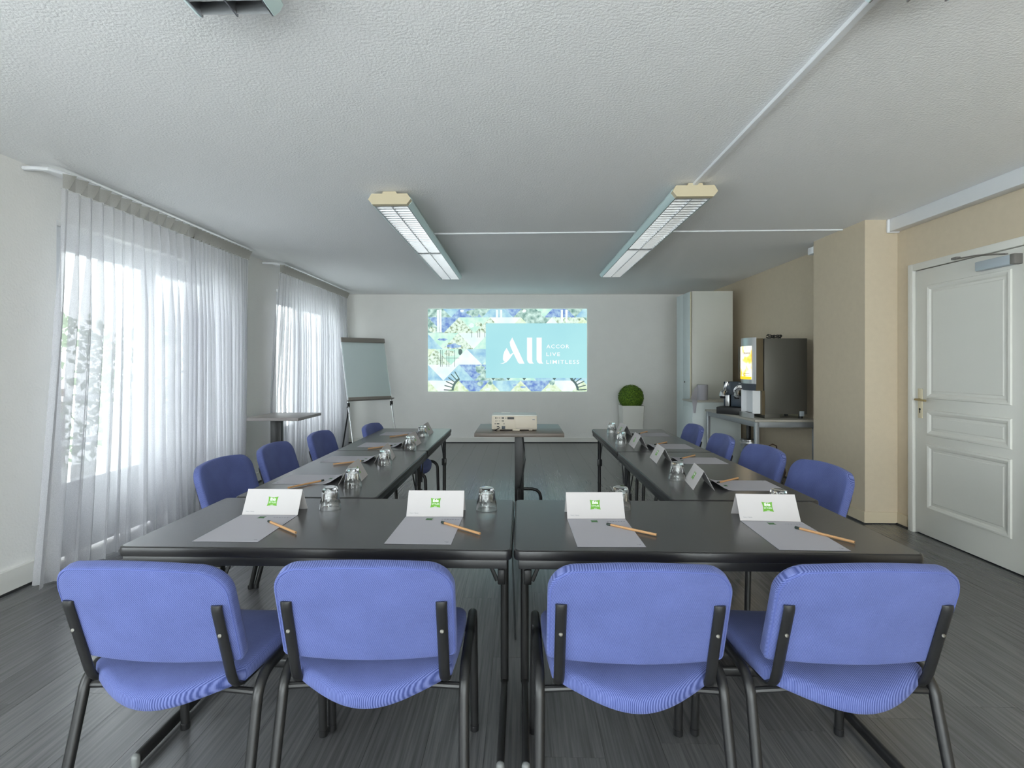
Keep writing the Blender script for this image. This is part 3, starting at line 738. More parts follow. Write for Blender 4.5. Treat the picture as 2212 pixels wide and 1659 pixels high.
# (sheet centre, angle) with the sheet's reader on local -y
SW, SL = 0.207, 0.29
sheets = []
for (a, c) in [((522, 1113), (641, 1114)), ((877, 1116.5), (999, 1118)), ((1229, 1121.6), (1347.5, 1122)), ((1603, 1126), (1729, 1128))]:
    p, q = onz(a[0], a[1], TOP), onz(c[0], c[1], TOP); d = (q-p).normalized(); m_ = (p+q)/2; nrm = Vector((d.y, -d.x, 0))
    sheets.append((m_, math.atan2(d.y, d.x)))
LYN = [onz(588, 1045.5, TOP), onz(690, 999, TOP), onz(770.5, 966, TOP), onz(819, 940.6, TOP)]
RYN = [onz(1701, 1061, TOP), onz(1575, 1003, TOP), onz(1501, 970, TOP), onz(1450.6, 943, TOP)]
for p in LYN: sheets.append((Vector((p.x+SL, p.y+SW/2, TOP)), -HP))
for p in RYN: sheets.append((Vector((p.x-SL, p.y+SW/2, TOP)), HP))
def pincushion(w, h, bow, n=6):
    cs = [(-w/2, -h/2), (w/2, -h/2), (w/2, h/2), (-w/2, h/2)]; pts = []
    for i in range(4):
        a, c = cs[i], cs[(i+1) % 4]; nx, ny = -(c[1]-a[1]), c[0]-a[0]; L_ = math.hypot(nx, ny)
        for k in range(n):
            s = k/n; o_ = bow*math.sin(math.pi*s); pts.append((a[0]+(c[0]-a[0])*s+nx/L_*o_, a[1]+(c[1]-a[1])*s+ny/L_*o_))
    return pts
TXT_A = text_mesh('logo_word', 'ibis', 0.0165, M['white_ink'], 0.0005)
TXT_B = text_mesh('logo_word_small', 'STYLES', 0.0088, M['white_ink'], 0.0)
TXT_C = text_mesh('logo_word_tiny', 'HOTEL', 0.0034, M['white_ink'], 0.0)
TXT_N = text_mesh('name_line', 'Nom / Name', 0.0058, M['ink'], 0.0, 'LEFT')
LOGO = MB().prism(pincushion(0.037, 0.035, 0.0026), 0, 0.0004).mesh('logo', M['logo_green'])
LOGO_S = MB().prism(pincushion(0.024, 0.022, 0.0016), 0, 0.0004).mesh('logo', M['logo_dark'])
sq = MB()
for k in range(7): sq.box((-0.03+k*0.0095, 0.0006*(k % 2), 0.0002), (0.006, 0.0016+0.001*(k % 3), 0.0003))
SCRIPT = sq.mesh('printed_line', M['ink'])
mk = MB(); mk.box((0, 0, 0.0002), (0.0012, 0.009, 0.0003)); mk.box((0.004, 0.001, 0.0002), (0.004, 0.004, 0.0003)); mk.box((-0.004, 0.003, 0.0002), (0.004, 0.0015, 0.0003))
MARK = mk.mesh('corner_mark', M['ink'])
def page_mesh(curl):
    b = MB(); n = 16; vs = []; fs = []
    for k in range(n+1):
        s = k/n; y_ = -SL*(1-s); up = 0.0
        if curl and s > 0.8: q = (s-0.8)/0.2; up = 0.022*q*q
        for z_ in (0.0006, 0.0014):
            for x_ in (-SW/2, SW/2): vs.append((x_, y_, z_+up))
    for k in range(n):
        o_ = k*4
        fs += [(o_+2, o_+3, o_+7, o_+6), (o_, o_+4, o_+5, o_+1), (o_, o_+2, o_+6, o_+4), (o_+1, o_+5, o_+7, o_+3)]
    fs += [(0, 1, 3, 2), (n*4, n*4+2, n*4+3, n*4+1)]
    b.add(vs, fs); return b.mesh('note_sheet', M['paper_grey'], 60)
PAGE_F, PAGE_C = page_mesh(False), page_mesh(True)
def page(k, pos, ang):
    t = obj('note_sheet', PAGE_F if k < 4 else PAGE_C, None, (pos.x, pos.y, TOP), (0, 0, ang))
    tag(t, 'blank white note sheet with small green logo, '+place[k], 'paper', 'note sheets on the tables')
    zl = 0.0018 if k < 4 else 0.004
    obj('logo', LOGO_S, t, (-0.012, -0.03 if k < 4 else -0.055, 0.0018))
    obj('printed_line', SCRIPT, t, (0.065, -0.032 if k < 4 else -0.06, 0.0018)); obj('corner_mark', MARK, t, (SW/2-0.017, -SL+0.018, 0.0018))
TW, TH_, TB = 0.207, 0.084, 0.046
def panel_mx(front):
    # local (x, along panel up) -> 3d; normal outward
    s = -1 if front else 1
    base = Vector((0, s*TB, 0.001)); up = Vector((0, -s*TB, TH_)).normalized(); xa = Vector((1 if front else -1, 0, 0)); nn = xa.cross(up)
    m_ = Matrix((xa, up, nn)).transposed().to_4x4(); m_.translation = base; return m_
PLEN = math.hypot(TB, TH_)
PANEL = MB().box((0, PLEN/2, -0.0005), (TW, PLEN, 0.001)).mesh('tent_panel', M['paper'])
def tent(k, pos, ang):
    t = empty('name_tent', (pos.x, pos.y, TOP), ang); tag(t, 'folded white name tent with green logo, '+place[k], 'name card', 'name tents on the tables')
    for fr in (True, False):
        p = obj('front_panel' if fr else 'rear_panel', PANEL, t); p.matrix_local = panel_mx(fr)
        lg = obj('logo', LOGO, p, (0, PLEN*0.52, 0.0002))
        obj('logo_word', TXT_A, p, (0, PLEN*0.60, 0.0008)); obj('logo_word', TXT_B, p, (0, PLEN*0.475, 0.0008)); obj('logo_word', TXT_C, p, (0, PLEN*0.38, 0.0008))
        obj('name_line', TXT_N, p, (-TW/2+0.012, 0.012, 0.0003))
tent_ang = []
for k, (pos, ang) in enumerate(sheets):
    page(k, pos, ang)
    d = Vector((-math.sin(ang), math.cos(ang), 0))
    jig = [0, 0.02, 0.01, -0.01, 0.08, 0.1, -0.05, 0.0, -0.12, -0.06, -0.03, 0.05][k]
    tp_ = pos+d*(TB+0.004 if k < 4 else TB+0.012)
    tent(k, tp_, ang+jig)
# pencils: hexagonal wood with a dark cap
PENC = [((580, 1125.4), (639, 1150.5)), ((954, 1127.5), (1037, 1152.6)), ((1311, 1131.6), (1418, 1155)), ((1717.6, 1138.8), (1846, 1171)),
        ((699, 1037), (622, 1053.6)), ((785, 995), (720, 1002.5)), ((847, 962), (795, 969)), ((883, 937.8), (842, 943.4)),
        ((1553, 1041.7), (1591, 1033)), ((1470, 990.5), (1501, 983)), ((1416, 960), (1439, 955)), ((1380.6, 936.5), (1398, 931.7))]
for k, (a, c) in enumerate(PENC):
    z = TOP+0.0062; p, q = onz(a[0], a[1], z), onz(c[0], c[1], z); d = q-p; m_ = (p+q)/2; Lp = min(0.195, max(0.175, d.length)); ang = math.atan2(d.y, d.x)
    t = empty('pencil', (m_.x, m_.y, TOP+0.0016), ang); tag(t, 'plain wooden pencil with dark end, '+place[k], 'pencil', 'pencils on the note sheets')
    r = 0.0042
    b = MB(); b.tube([(-Lp/2+0.014, 0, r), (Lp/2, 0, r)], r, seg=6, up=(0, 0, 1)); b.build('barrel', M['pencil_wood'], t, ang=20)
    b = MB(); b.tube([(-Lp/2, 0, r), (-Lp/2+0.001, 0, r), (-Lp/2+0.015, 0, r)], r*1.05, seg=10); b.build('dark_cap', M['pencil_dark'], t)
    MB().tube([(Lp/2-0.001, 0, r), (Lp/2+0.0006, 0, r)], r*0.35, seg=8).build('lead', M['pencil_dark'], t)
# tumblers turned upside down, fluted sides
def tumbler_mesh():
    b = MB(); seg = 54
    outer = [(0.0372, 0.001, 0), (0.0374, 0.004, 0), (0.0362, 0.018, 0), (0.0345, 0.031, 0), (0.0330, 0.034, 0.6), (0.0312, 0.045, 1), (0.0288, 0.066, 1), (0.0272, 0.074, 0.7), (0.0250, 0.079, 0.2), (0.0215, 0.0805, 0)]
    inner = [(0.0350, 0.0005), (0.0348, 0.004), (0.0335, 0.02), (0.0312, 0.036), (0.0278, 0.058), (0.0258, 0.066), (0.021, 0.069), (0.010, 0.0698)]
    vs = []; fs = []
    def ring(r, z, flute):
        for k in range(seg):
            a = 2*math.pi*k/seg; ph = (a*9/(2*math.pi)) % 1.0; rr = r*(1-flute*0.085*math.sin(math.pi*ph)); vs.append((rr*math.cos(a), rr*math.sin(a), z))
    for r, z in inner[::-1]: ring(r, z, 0)
    for r, z, f_ in outer: ring(r, z, f_)
    n = len(inner)+len(outer)
    for i in range(n-1):
        for k in range(seg): k2 = (k+1) % seg; fs.append((i*seg+k, i*seg+k2, (i+1)*seg+k2, (i+1)*seg+k))
    fs.append(tuple(range(seg-1, -1, -1))); fs.append(tuple((n-1)*seg+k for k in range(seg)))
    b.add(vs, fs); return b.mesh('tumbler', M['glass'], 60)
TUM = tumbler_mesh()
GL_ = [((707, 1103), 0), ((1050, 1105), 1), ((1347, 1108), 2), None, ((757, 1055), 4), ((828, 1006), 5), ((884, 971), 6), ((911, 944), 7), ((1467, 1038.5), 8), ((1353, 960), 10), ((1323, 936), 11)]
for g in GL_:
    if g is None: p = onz(1699, 1068, TOP+0.08); k = 3
    else: p = onz(g[0][0], g[0][1], TOP); k = g[1]
    o = obj('tumbler', TUM, None, (p.x-(0.03 if k == 10 else 0), p.y+(0.06 if k == 2 else 0.06 if k == 3 else 0.03), TOP), (0, 0, random.random()))
    o.scale = (1.06, 1.06, 1.04)
    tag(o, 'upturned clear fluted glass tumbler, '+place[k], 'glass', 'upturned tumblers on the tables')

# ------------------------------------------------------------------ pedestal tables
def pedestal(name, x0, x1, y0, y1, z, m, pole, label, foot=True):
    cx_, cy_ = (x0+x1)/2, (y0+y1)/2; t = empty(name, (cx_, cy_, 0.0055)); tag(t, label, 'table')
    z -= 0.0055
    MB().rbox((0, 0, z-0.014), (x1-x0, y1-y0, 0.03), 0.003).build('tabletop', m, t)
    MB().rbox((pole[0], 0, z/2), (pole[1], pole[2], z-0.06), 0.004).build('column', M['black_metal'], t)
    b = MB(); b.rbox((pole[0], 0, z-0.035), (0.3, 0.3, 0.012), 0.003); b.build('top_plate', M['black_metal'], t)
    for sx, sy in ((1, 0), (0, -1), (0, 1)):
        b = MB(); c = pole[0]
        b.tube([(c+sx*0.02, sy*0.02, 0.22), (c+sx*0.11, sy*0.11, 0.22), (c+sx*0.15, sy*0.15, 0.21), (c+sx*0.175, sy*0.175, 0.185), (c+sx*0.185, sy*0.185, 0.15), (c+sx*0.187, sy*0.187, 0.004)], 0.016, 0.014, 10)
        b.build('foot', M['black_metal'], t)
    return t
pa, pb, pc = onz(1024, 936.5, 0.745), onz(1219, 936.5, 0.745), onz(1113, 916, 0.745)
yb2 = pc.y
pt_ = pedestal('pedestal_table', pa.x, pb.x, (pa.y+pb.y)/2, yb2, 0.745, M['wood_grey'], (0.0, 0.078, 0.05), 'square pedestal table with dark column carrying the projector')
pq, pr = onz(644, 903.5, 0.76), onz(697, 891.5, 0.76)
pedestal('pedestal_table', -2.755, pq.x, pq.y, pr.y, 0.76, M['wood_light'], (-0.09, 0.11, 0.07), 'grey-topped pedestal table between the two curtained windows')

# projector on its table
pj0, pj1 = onz(1062, 931, 0.745), onz(1160, 931, 0.745)
pw = pj1.x-pj0.x; pjx = (pj0.x+pj1.x)/2; pjy = pj0.y
t = empty('projector', (pjx, pjy+0.12, 0.745)); tag(t, 'cream white video projector with rear connector panel on square pedestal table', 'projector')
hh = 0.115
b = MB(); b.rbox((0, 0, 0.012+hh/2), (pw, 0.25, hh), 0.008); b.build('body', M['projector'], t)
MB().rbox((0, 0.0, 0.012+hh+0.002), (pw-0.006, 0.245, 0.008), 0.003).build('lid', M['projector_top'], t)
MB().rbox((-pw*0.2, 0.1, 0.012+hh+0.006), (0.08, 0.04, 0.01), 0.003).build('focus_ring_cover', M['projector_top'], t)
b = MB(); b.tube([(-pw*0.2, 0.124, 0.07), (-pw*0.2, 0.135, 0.07)], 0.032, seg=20); b.build('lens', M['black_plastic'], t)
for sx in (-1, 1): MB().rbox((sx*pw*0.36, -0.08, 0.007), (0.03, 0.03, 0.013), 0.003).build('foot', M['projector'], t)
MB().rbox((0.015, -0.122, 0.009), (0.06, 0.012, 0.012), 0.002).build('front_tab', M['projector'], t)
sx_ = pw/755.0   # connector panel laid out as on the machine's rear face
fx = lambda zx: (zx-830)*sx_
fz = lambda zy: 0.012+hh*(1-(zy-245)/190.0)
pn = MB().rbox((fx(668), -0.126, fz(340)), (352*sx_, 0.003, hh*0.86), 0.002).build('connector_panel', M['projector'], t)
for (zx, zy, ww, hh2) in [(524, 275, 20, 20), (556, 275, 12, 12), (588, 275, 12, 12), (640, 275, 40, 16), (526, 316, 14, 14), (556, 316, 10, 10), (588, 316, 10, 10), (640, 316, 40, 12), (512, 354, 14, 14), (560, 354, 44, 12), (560, 392, 40, 16), (660, 354, 12, 12), (690, 276, 14, 10), (770, 278, 110, 30)]:
    MB().box((fx(zx), -0.1285, fz(zy)), (ww*sx_, 0.003, hh*hh2/190)).build('port', M['black_plastic'], pn)
MB().rbox((fx(650), -0.1285, fz(405)), (58*sx_, 0.006, hh*0.22), 0.002).build('power_inlet', M['slate'], t)
MB().box((fx(1150), -0.1258, fz(297)), (40*sx_, 0.0015, hh*0.05)).build('badge', M['ink'], t)
MB().box((fx(1040), -0.1258, fz(412)), (370*sx_, 0.0015, hh*0.02)).build('panel_seam', M['ink'], t)
# power lead down the column
cxp = pt_.location.x; cyp = pt_.location.y
b = MB(); pth = [(pjx-0.12, pjy-0.012, 0.775), (pjx-0.16, pjy-0.03, 0.753), (pjx-0.14, pjy-0.036, 0.75)]
b.tube(pth, 0.004, seg=6)
pth = [(cxp+0.03, cyp-0.045, 0.70), (cxp+0.045, cyp-0.04, 0.56), (cxp+0.05, cyp-0.04, 0.48), (cxp+0.035, cyp-0.042, 0.38), (cxp+0.01, cyp-0.06, 0.25), (cxp-0.02, cyp-0.12, 0.12), (cxp-0.04, cyp-0.3, 0.03), (cxp-0.05, cyp-0.8, 0.012), (X0, Y0+0.9, 0.012)]
b.tube(pth, 0.0045, seg=6)
tag(b.build('power_cable', M['black_plastic']), 'black power cable hanging down the projector table column', 'cable')

# ------------------------------------------------------------------ projected picture on the far wall
STR = 0.72
pm_ = {
 'mint': m_emit('projected_mint', srgb(188, 238, 222), srgb(222, 252, 236), 9, STR),
 'yel': m_emit('projected_meadow', srgb(204, 226, 180), srgb(238, 252, 232), 16, STR, srgb(224, 244, 214)),
 'sky': m_emit('projected_water', srgb(150, 196, 226), srgb(196, 236, 240), 7, STR),
 'deep': m_emit('projected_deep_blue', srgb(112, 142, 206), srgb(180, 214, 236), 14, STR),
 'teal': m_emit('projected_fronds', srgb(118, 158, 150), srgb(214, 244, 234), 13, STR),
 'white': m_emit('projected_white', srgb(228, 248, 246), srgb(248, 254, 252), 5, STR),
 'trees': m_emit('projected_trees', srgb(140, 156, 124), srgb(236, 252, 240), 22, STR, srgb(220, 244, 226)),
 'panel': m_emit('projected_pale_blue', srgb(166, 222, 230), srgb(176, 230, 234), 0.6, STR),
 'logo': m_emit('projected_letters', srgb(250, 254, 254), srgb(250, 254, 254), 1, STR),
 'dark': m_emit('projected_dark_lines', srgb(88, 112, 112), srgb(104, 128, 124), 8, STR)}
A_, B_ = ond(924.4, 845.6, 8.772), ond(1268, 845.6, 8.772); PWD = (B_-A_).length; PHT = ond(924.4, 667, 8.772).z-A_.z
pic = empty('projected_picture', A_, TH); tag(pic, 'bright projected slide with collage and white lettering on the far wall', 'projection')
PX = lambda zx: (zx-135)/1900.0*PWD
PZ_ = lambda zy: (1135-zy)/987.0*PHT
RX90 = Matrix.Rotation(HP, 4, 'X')
def flat(name, pts, m, lay, parent=pic):
    b = MB(); n = len(pts); y_ = -0.0006*lay
    b.add([(PX(a), y_, PZ_(c)) for a, c in pts], [tuple(range(n))]); o = b.build(name, pm_[m], parent); return o
flat('slide_background', [(135, 1135), (2035, 1135), (2035, 148), (135, 148)], 'mint', 0)
def clip(poly, x0, x1, y0, y1):
    def cut(P, f, g):
        out = []
        for i in range(len(P)):
            a, c = P[i], P[(i+1) % len(P)]; fa, fc = f(a), f(c)
            if fa >= 0: out.append(a)
            if fa*fc < 0: s = fa/(fa-fc); out.append((a[0]+(c[0]-a[0])*s, a[1]+(c[1]-a[1])*s))
        return out
    for f in (lambda p: p[0]-x0, lambda p: x1-p[0], lambda p: p[1]-y0, lambda p: y1-p[1]):
        poly = cut(poly, f, None)
        if len(poly) < 3: return None
    return poly
rows = [(62, 250, 205, ['deep', 'teal', 'sky', 'deep', 'teal', 'sky', 'deep', 'teal', 'mint', 'deep', 'teal', 'sky', 'deep']),
        (250, 438, 20, ['trees', 'teal', 'deep', 'trees', 'mint', 'trees', 'white', 'yel', 'teal', 'white', 'trees', 'yel', 'teal']),
        (438, 628, 0, ['yel', 'sky', 'mint', 'trees', 'white', 'mint', 'yel', 'mint', 'mint', 'mint', 'mint', 'mint', 'mint']),
        (628, 815, 205, ['yel', 'trees', 'mint', 'white', 'sky', 'mint', 'sky', 'mint', 'mint', 'mint', 'mint', 'mint', 'mint']),
        (815, 1005, 20, ['white', 'sky', 'white', 'sky', 'deep', 'teal', 'sky', 'mint', 'sky', 'sky', 'sky', 'sky', 'sky']),
        (1005, 1195, 15, ['deep', 'yel', 'white', 'yel', 'deep', 'yel', 'sky', 'yel', 'deep', 'yel', 'white', 'yel', 'sky'])]
for (ya, yb_, off, cols) in rows:
    hw = 185
    for k, c in enumerate(cols):
        xc = -60+off*0.5+k*hw
        up = k % 2 == 1
        P = [(xc-hw, yb_), (xc+hw, yb_), (xc, ya)] if up else [(xc-hw, ya), (xc, yb_), (xc+hw, ya)]
        if not up: P = P[::-1]
        # blunt the tips, as the collage pieces are trapezia
        q = clip(P, 136, 2034, max(149, ya), min(1134, yb_))
        if q and len(q) >= 3: flat('collage_piece', q, c, 1 if up else 1.5)
def stroke(pts, w, m, lay, name='drawn_line'):
    L_, R_ = [], []
    for i, p in enumerate(pts):
        a, c = pts[max(0, i-1)], pts[min(len(pts)-1, i+1)]; dx, dy = c[0]-a[0], c[1]-a[1]; l = math.hypot(dx, dy) or 1
        L_.append((p[0]-dy/l*w/2, p[1]+dx/l*w/2)); R_.append((p[0]+dy/l*w/2, p[1]-dx/l*w/2))
    P = clip(L_+R_[::-1], 136, 2034, 149, 1134)
    if P and len(P) > 2:
        b = MB(); n = len(pts); y_ = -0.0006*lay
        vs = [(min(max(PX(a), 0), PWD), y_, min(max(PZ_(c), 0), PHT)) for a, c in L_+R_]
        b.add(vs, [(i, i+1, n+i+1, n+i) for i in range(n-1)]); b.build(name, pm_[m], pic)
# wheel-like arches
def arch(cx_, cy_, r, a0, a1, flip):
    pts = [(cx_+r*math.cos(math.radians(a)), cy_-r*math.sin(math.radians(a))) for a in range(a0, a1+1, 8)]
    stroke(pts, 26, 'dark', 4)
    for a in range(a0, a1+1, 11):
        q = math.radians(a); stroke([(cx_+r*math.cos(q), cy_-r*math.sin(q)), (cx_+(r+105)*math.cos(q), cy_-(r+105)*math.sin(q))], 12, 'dark', 4)
arch(600, 1130, 170, 122, 178, False); arch(1760, 1130, 165, 4, 60, True)
for xx in (285, 305, 360, 385, 455): stroke([(xx, 640), (xx, 840)], 5, 'dark', 3)
stroke([(215, 735), (510, 735)], 4, 'dark', 3)
for xx in (660, 730, 755, 815): stroke([(xx, 400), (xx, 490)], 5, 'dark', 3)
for xx in (255, 285, 960, 1010, 1735, 1790): stroke([(xx, 160), (xx, 310 if xx > 600 else 430)], 26, 'white', 3)
def blob(cx_, cy_, rx, ry, m, seed, lay=2.5, name='collage_spot'):
    rnd = random.Random(seed); pts = []
    for k in range(14):
        a = -2*math.pi*k/14; f_ = rnd.uniform(0.7, 1.1); pts.append((cx_+rx*f_*math.cos(a), cy_+ry*f_*math.sin(a)))
    flat(name, pts, m, lay)
blob(680, 200, 90, 48, 'teal', 1); blob(1390, 200, 95, 48, 'teal', 2); blob(655, 345, 36, 30, 'white', 3); blob(545, 165+8, 26, 20, 'white', 4); blob(1285, 175, 26, 20, 'white', 5)
blob(310, 515, 62, 16, 'deep', 6); blob(390, 680, 80, 44, 'trees', 7); blob(760, 870, 60, 60, 'teal', 8); blob(740, 335, 48, 30, 'trees', 9)
blob(190, 400, 50, 34, 'trees', 10); blob(560, 410, 70, 24, 'trees', 11); blob(760, 1040, 40, 36, 'teal', 12); blob(880, 1030, 36, 34, 'teal', 13); blob(1620, 1030, 40, 34, 'teal', 14); blob(850, 1110, 36, 20, 'white', 15); blob(1570, 1112, 34, 20, 'white', 16); blob(1170, 1060, 26, 12, 'deep', 17); blob(1270, 1082, 40, 14, 'deep', 18)
blob(520, 665, 28, 44, 'dark', 19); blob(440, 590, 90, 30, 'deep', 22)
for xx in (915, 1095, 1285, 1645, 1850): flat('collage_piece', [(xx-24, 972), (xx, 1004), (xx+24, 972)], 'dark', 3)
flat('title_panel', [(826, 975), (2034, 975), (2034, 322), (826, 322)], 'panel', 5)
# white monogram: flowing A and two l strokes
LY = 7
flat('letter_stroke', [(1142, 490), (1112, 545), (1118, 592), (1145, 655), (1212, 792), (1230, 803), (1288, 803), (1180, 570)], 'logo', LY, pic)
flat('letter_stroke', [(1075, 615), (1048, 658), (1034, 700), (1030, 750), (1043, 778), (1060, 776), (1090, 752), (1112, 720), (1118, 694)], 'logo', LY, pic)
flat('letter_stroke', [(1118, 694), (1112, 720), (1060, 776), (1030, 795), (998, 803), (1035, 803), (1075, 785), (1110, 748), (1150, 690), (1190, 662), (1205, 656), (1180, 655)], 'logo', LY+0.6, pic)
for x0 in (1318, 1432):
    flat('letter_stroke', [(x0, 492), (x0, 755), (x0+10, 785), (x0+30, 802), (x0+82, 802), (x0+66, 785), (x0+62, 760), (x0+62, 492)], 'logo', LY, pic)
def slide_text(s, zx, zy, zh, w):
    me = text_mesh('slide_word', s, 1.0, pm_['logo'], 0.008, 'LEFT', 0, 1.2)
    xs = [v.co.x for v in me.vertices]; ys = [v.co.y for v in me.vertices]
    kx = (w/1900*PWD)/(max(xs)-min(xs)); ky = (zh/987*PHT)/(max(ys)-min(ys))
    for v in me.vertices: v.co = ((v.co.x-min(xs))*kx, -0.0006*LY, (v.co.y-(max(ys)+min(ys))/2)*ky)
    obj('slide_word', me, pic, (PX(zx), 0, PZ_(zy)))
slide_text('ACCOR', 1550, 598, 46, 272); slide_text('LIVE', 1550, 691, 44, 162); slide_text('LIMITLESS', 1550, 782, 46, 392)

# ------------------------------------------------------------------ flip chart
fc = ond(800, 866, 7.75); yaw = math.radians(40); tilt = math.radians(17)
FW, FH = 0.67, 0.94
t = empty('flip_chart', (fc.x, fc.y, 0.0055), yaw); tag(t, 'flip chart easel with grey-white board on slim metal legs', 'flip chart')
zb0 = 0.775
bmx = Matrix.Translation((0, 0, zb0)) @ Matrix.Rotation(-tilt, 4, 'X')
b = MB(); b.rbox((0, 0, FH/2), (FW, 0.018, FH), 0.004, 2, bmx); bd = b.build('board', M['flip_board'], t)
b = MB(); b.rbox((0, -0.016, FH-0.02), (FW+0.02, 0.03, 0.07), 0.006, 2, bmx); b.build('clip_bar', M['clip_bar'], t)
b = MB(); b.rbox((0, -0.03, 0.0), (FW+0.04, 0.075, 0.014), 0.004, 2, bmx); b.rbox((0, -0.012, 0.03), (FW, 0.006, 0.035), 0.002, 2, bmx); b.build('pen_tray', M['clip_bar'], t)
for sg in (-1, 1):
    top = bmx @ Vector((sg*FW/2, 0.012, FH*0.98)); mid = bmx @ Vector((sg*FW/2, 0.012, -0.03)); dr_ = (mid-top).normalized(); ft = mid+dr_*((mid.z-0.012)/-dr_.z)
    b = MB(); b.tube([top, mid, ft], 0.0115, seg=10); lg = b.build('leg', M['chrome'], t)
    b = MB(); b.rbox(mid+Vector((0, -0.005, -0.03)), (0.035, 0.04, 0.07), 0.006); b.build('leg_clamp', M['black_plastic'], lg)
    MB().lathe([(0.014, 0), (0.014, 0.03)], 12).build('foot_tip', M['black_plastic'], lg, (ft.x, ft.y, 0))
tp2 = bmx @ Vector((-FW/2+0.02, 0.03, -0.05))
b = MB(); b.tube([tp2, Vector((-FW/2+0.0, 0.24, 0.01))], 0.0105, seg=10); b.build('rear_leg', M['black_metal'], t)

# ------------------------------------------------------------------ topiary
pl0 = ond(1363, 875, 8.45)
t = empty('potted_topiary', (pl0.x, pl0.y, 0.0055)); tag(t, 'clipped green topiary ball in tall tapered white planter', 'plant')
pz = pl0.z-0.0055
b = MB(); vs = []; hw1, hw0 = 0.178, 0.15
for hw_, z_ in ((hw0, 0.0), (hw1, pz), (hw1-0.014, pz), (hw1-0.016, pz-0.05)): vs += [(x_, y_, z_) for x_, y_ in rrect(2*hw_, 2*hw_, 0.02, 3)]
n = len(rrect(1, 1, 0.02, 3)); fs = [(i*n+k, i*n+(k+1) % n, (i+1)*n+(k+1) % n, (i+1)*n+k) for i in range(3) for k in range(n)]+[tuple(range(n-1, -1, -1)), tuple(3*n+k for k in range(n))]
b.add(vs, fs); b.build('planter', M['planter'], t)
RB = 0.196; cb = Vector((0, 0, pz+0.125))
bm = bmesh.new(); bmesh.ops.create_icosphere(bm, subdivisions=4, radius=RB*0.94)
rnd = random.Random(4)
for v in bm.verts: v.co *= 1+rnd.uniform(-0.04, 0.03)
me = bpy.data.meshes.new('foliage_core'); bm.to_mesh(me); bm.free(); me.materials.append(M['leaf']); obj('foliage_core', me, t, cb)
b = MB()
for k in range(5200):
    c = rnd.uniform(-1, 1); a = rnd.uniform(0, 2*math.pi); q = math.sqrt(1-c*c); nrm = Vector((q*math.cos(a), q*math.sin(a), c)); p = nrm*RB*rnd.uniform(0.93, 1.0)
    d1 = (nrm*0.6+Vector((rnd.gauss(0, 1), rnd.gauss(0, 1), rnd.gauss(0, 1)))*0.6).normalized(); d2 = d1.cross(nrm+Vector((0.1, 0.2, 0))).normalized(); l = 0.014
    b.add([p, p+d1*l*0.5+d2*l*0.35, p+d1*l, p+d1*l*0.5-d2*l*0.35], [(0, 1, 2, 3)])
lf = b.build('foliage', M['leaf'], t, cb); lf['kind'] = 'stuff'

# ------------------------------------------------------------------ tall cupboard, low cabinet
ca, cb_ = ond(1491, 629, 7.24), ond(1582, 629, 7.24); cu_h = ca.z
t = empty('tall_cupboard', ((ca.x+cb_.x)/2, ca.y+0.3, 0.0055)); tag(t, 'tall white two-door cupboard standing against the beige wall', 'cupboard')
cw = cb_.x-ca.x; cd = 0.6; cu_h -= 0.0055
b = MB(); b.rbox((0.012, 0, cu_h/2), (cw-0.024, cd, cu_h), 0.003); b.build('body', M['cupboard'], t)
for k in range(2):
    yc = -cd/4+k*cd/2; d_ = MB().rbox((-cw/2+0.002, yc, cu_h/2+0.02), (0.02, cd/2-0.005, cu_h-0.05), 0.003).build('door', M['cupboard_side'], t)
    if k == 0:
        b = MB(); b.tube([(-cw/2-0.008, -cd/4+0.06, 1.05), (-cw/2-0.014, -cd/4+0.06, 1.05)], 0.012, seg=12); b.build('lock', M['screw'], d_)
MB().rbox((-cw/2+0.006, -cd/2-0.004, cu_h/2), (0.014, 0.008, cu_h-0.02), 0.002).build('edge_strip', M['cream_plastic'], t)
MB().rbox((-cw/2-0.004, -cd/2-0.014, 0.69), (0.03, 0.022, 0.19), 0.004).build('hinge_cover', M['cream_plastic'], t)

k0, k1 = ond(1498, 866, 6.72), ond(1538, 866, 6.72)
zc_ = k0.z
t = empty('low_cabinet', (k0.x+0.3, k0.y+0.2, 0.0055)); tag(t, 'low white cabinet with grey top between silver table and cupboard', 'cabinet')
zc_ -= 0.0055
MB().rbox((0, 0, (zc_-0.02)/2), (0.6, 0.4, zc_-0.02), 0.003).build('body', M['cupboard_side'], t)
MB().rbox((0, 0, zc_-0.009), (0.63, 0.42, 0.02), 0.004).build('top', M['table_grey_top'], t)
MB().rbox((-0.301, 0.0, zc_*0.48), (0.014, 0.38, zc_*0.82), 0.003).build('door', M['cupboard_side'], t)
tr_ = ond(1527, 862, 6.85)
t = empty('paper_towel_roll', (k0.x+0.17, k0.y+0.17, zc_+0.0075)); tag(t, 'white paper towel roll with loose end on the low cabinet', 'paper roll')
b = MB(); b.lathe([(0.02, 0), (0.066, 0), (0.068, 0.004), (0.068, 0.196), (0.066, 0.2), (0.02, 0.2)], 32, cap0=False, cap1=False); b.build('roll', M['paper_grey'], t)
b = MB(); b.lathe([(0.021, 0.001), (0.021, 0.199)], 20); b.build('core', M['bag'], t)
